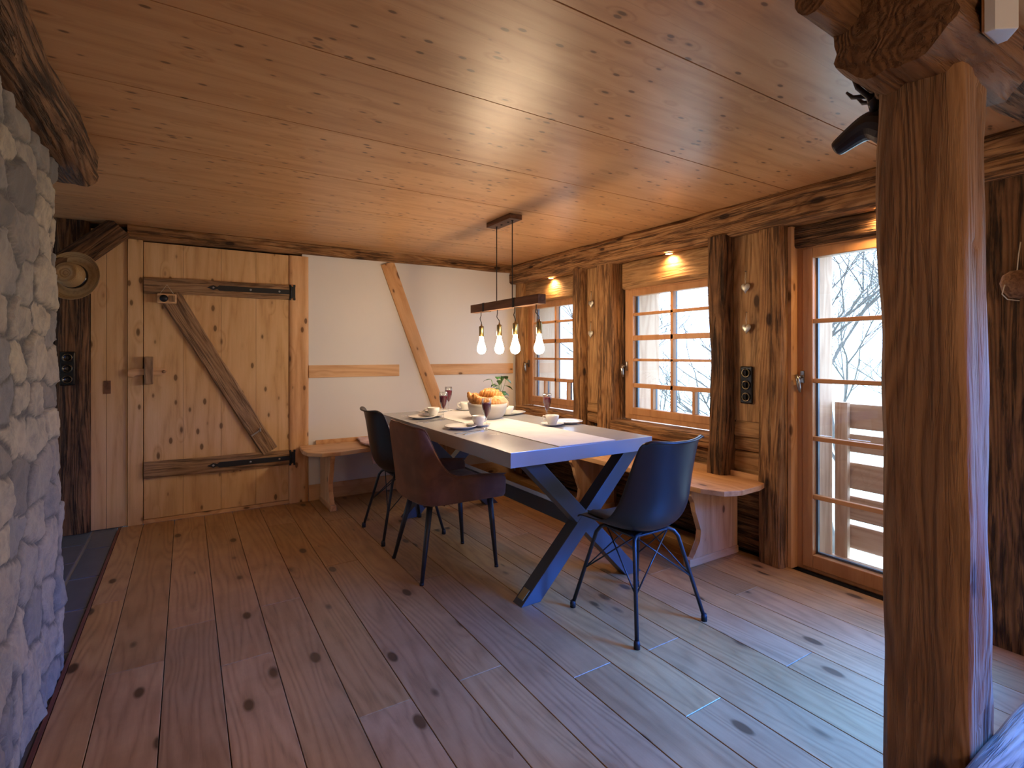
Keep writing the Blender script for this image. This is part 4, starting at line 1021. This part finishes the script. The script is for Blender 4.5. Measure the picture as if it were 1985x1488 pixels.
# straw hat
e = empty('straw_hat', (-.615, 4.355, 1.705), label='straw hat with a dark band hanging beside the stone wall', cat='hat')
e.rotation_euler = Vector((-.35, -1, .12)).to_track_quat('Z', 'Y').to_euler()
MB().lathe([(.078, 0), (.10, -.004), (.13, -.002), (.152, .012), (.158, .026), (.154, .027), (.148, .016), (.128, .003), (.10, .001), (.080, .004)], 56).done('brim', M['straw'], e)
MB().lathe([(.080, .0), (.078, .04), (.072, .085), (.060, .104), (.035, .100), (0, .086)], 48).done('crown', M['straw'], e)
MB().lathe([(.0805, .004), (.0812, .012), (.0795, .030), (.0785, .030)], 48).done('hat_band', M['black_socket'], e)
# white sensor box on the post cap
e = empty('alarm_sensor', (1.535, .405, 1.985), label='white angular plastic sensor box fixed to the post cap', cat='sensor')
MB().prism([(-.040, .012), (.040, .012), (.040, -.006), (.0, -.034), (-.040, -.006)], 'Z', -.075, .075, bev=.003).done('casing', M['white_plastic'], e)
MB().box(-.038, .038, .012, .018, -.07, .07, .002).done('back_plate', M['pine_x'], e)
# deer head on the far side of the post
e = empty('deer_head', (1.60, .635, 1.83), label='dark carved deer head with antlers on the far side of the foreground post', cat='ornament')
bm = bmesh.new(); chain = [((0, -.012, -.04), .045), ((-.0, .02, -.01), .044), ((.0, .055, .008), .040), ((0, .095, -.010), .030), ((0, .135, -.030), .024), ((0, .148, -.036), .021)]
vs_ = [bm.verts.new(c) for c, r in chain]
for a, b in zip(vs_, vs_[1:]): bm.edges.new((a, b))
me = bpy.data.meshes.new('head'); bm.to_mesh(me); bm.free(); o = link('head', me, M['bronze'], e)
sk = o.modifiers.new('k', 'SKIN'); o.modifiers.new('b', 'SUBSURF').render_levels = 2
for i, (c, r) in enumerate(chain): o.data.skin_vertices[0].data[i].radius = (r, r * 1.1)
o.data.skin_vertices[0].data[0].use_root = True
for sx in (-1, 1):
    MB().tube([(sx * .022, .035, .03), (sx * .042, .030, .045), (sx * .055, .020, .052)], [.010, .012, .002], 8).done('ear', M['bronze'], e)
    an = MB().tube([(sx * .012, .04, .03), (sx * .025, .045, .07), (sx * .045, .065, .10), (sx * .05, .075, .135), (sx * .042, .06, .165)], [.009, .008, .007, .006, .003], 8)
    an.tube([(sx * .025, .035, .07), (sx * .03, .085, .085), (sx * .03, .10, .105)], [.007, .006, .003], 8).tube([(sx * .045, .045, .11), (sx * .055, .075, .13), (sx * .05, .085, .15)], [.006, .006, .003], 8)
    an.done('antler', M['bronze'], e)
# brown fibre ball on the far right post
e = empty('coconut_feeder', (2.775, .668, 1.474), label='brown fibrous half coconut hanging on the right edge wall post', cat='ornament')
MB().lathe([(0, -.055), (.03, -.048), (.052, -.02), (.058, .01), (.05, .04), (.03, .055), (0, .06)], 24).done('coconut_shell', fabric('coconut_fibre', (.12, .05, .02), (.26, .13, .06), 60., 300., .9, 1.), e)
MB().tube([(-.052, .03, .0), (-.045, .04, -.035), (-.02, .03, -.056), (.0, .0, -.062)], .002, 6).tube([(-.03, 0, .05), (-.01, 0, .12), (.015, 0, .17)], .002, 6).done('wire', M['string'], e)

# ------------------------------------------------------------------ balcony rail outside the glazed door
e = empty('balcony_railing', (3.36, 1.2, 0), label='larch board railing outside the glazed balcony door', cat='railing')
for z0, z1 in ((.76, .905), (.62, .725), (.40, .555), (.215, .355), (.045, .185)):
    o = timber('rail_board', (3.375, 1.60, (z0 + z1) / 2), (3.375, .3, (z0 + z1) / 2), z1 - z0, .03, M['outdoor'], side=(0, 0, 1), amp=.001, wob=.001, cham=.003, seed=int(z0 * 100))
    mw = o.matrix_basis.copy(); o.parent = e; o.matrix_basis = Matrix.Translation((-3.36, -1.2, 0)) @ mw
for yy in (1.585, .30):
    o = timber('rail_post', (3.335, yy, -.1), (3.335, yy, .915), .05, .07, M['outdoor'], amp=.001, wob=.001, cham=.003, seed=3)
    mw = o.matrix_basis.copy(); o.parent = e; o.matrix_basis = Matrix.Translation((-3.36, -1.2, 0)) @ mw

# ------------------------------------------------------------------ outside
bm = bmesh.new()
gx = [3.33 + .2 * i ** 1.55 for i in range(34)]; gy = [-14 + 1.1 * j for j in range(40)]
G = [[bm.verts.new((x, y, -1.6 - .02 * (x - 3.3) + .15 * nz((x, y, 0), (.3, .3, 1), 2) + max(0, x - 16) * .10)) for y in gy] for x in gx]
for i in range(len(gx) - 1):
    for j in range(len(gy) - 1): bm.faces.new((G[i][j], G[i + 1][j], G[i + 1][j + 1], G[i][j + 1]))
me = bpy.data.meshes.new('ground_outside'); bm.to_mesh(me); bm.free(); o = link('ground_outside', me, M['meadow']); tag(o, kind='structure')
def tree(x, y, H, seed, lab):
    rnd = random.Random(seed); e = empty('bare_tree', (x, y, -1.9), label=lab, cat='tree', group='bare trees outside the windows')
    m = MB()
    def grow(p, d, L, r, dep):
        pts = [p]; q = Vector(p); dd = Vector(d)
        for i in range(4):
            dd = (dd + Vector((rnd.uniform(-.18, .18), rnd.uniform(-.18, .18), rnd.uniform(-.05, .14)))).normalized(); q = q + dd * L / 4; pts.append(q.copy())
        m.tube(pts, [r * (1 - .45 * i / 4) for i in range(5)], 5 if dep > 1 else 7, caps=False)
        if dep < 4:
            for k in range(4 + (dep > 0)):
                bp = pts[rnd.choice((1, 2, 3, 4))] if k else pts[4]
                a = rnd.uniform(0, 2 * PI); nd_ = (dd + Vector((math.cos(a), math.sin(a), rnd.uniform(-.2, .5))) * rnd.uniform(.6, 1.)).normalized()
                grow(bp, nd_, L * rnd.uniform(.55, .8), r * .5, dep + 1)
    grow(Vector((0, 0, 0)), (0, 0, 1), H * .34, .07, 0)
    m.done('branches', M['bark'], e)
tree(7.5, 3.6, 6.5, 1, 'bare tree seen through the window nearest the dark wavy post')
tree(11.5, 5.4, 8, 2, 'bare tree standing further off behind the near window')
tree(8.5, 8.2, 6.5, 3, 'bare tree seen through the far small window')
tree(9.0, 1.6, 7.0, 4, 'bare tree seen through the glazed balcony door')
tree(16.5, 5.0, 9.0, 5, 'slim bare tree far behind the balcony railing')
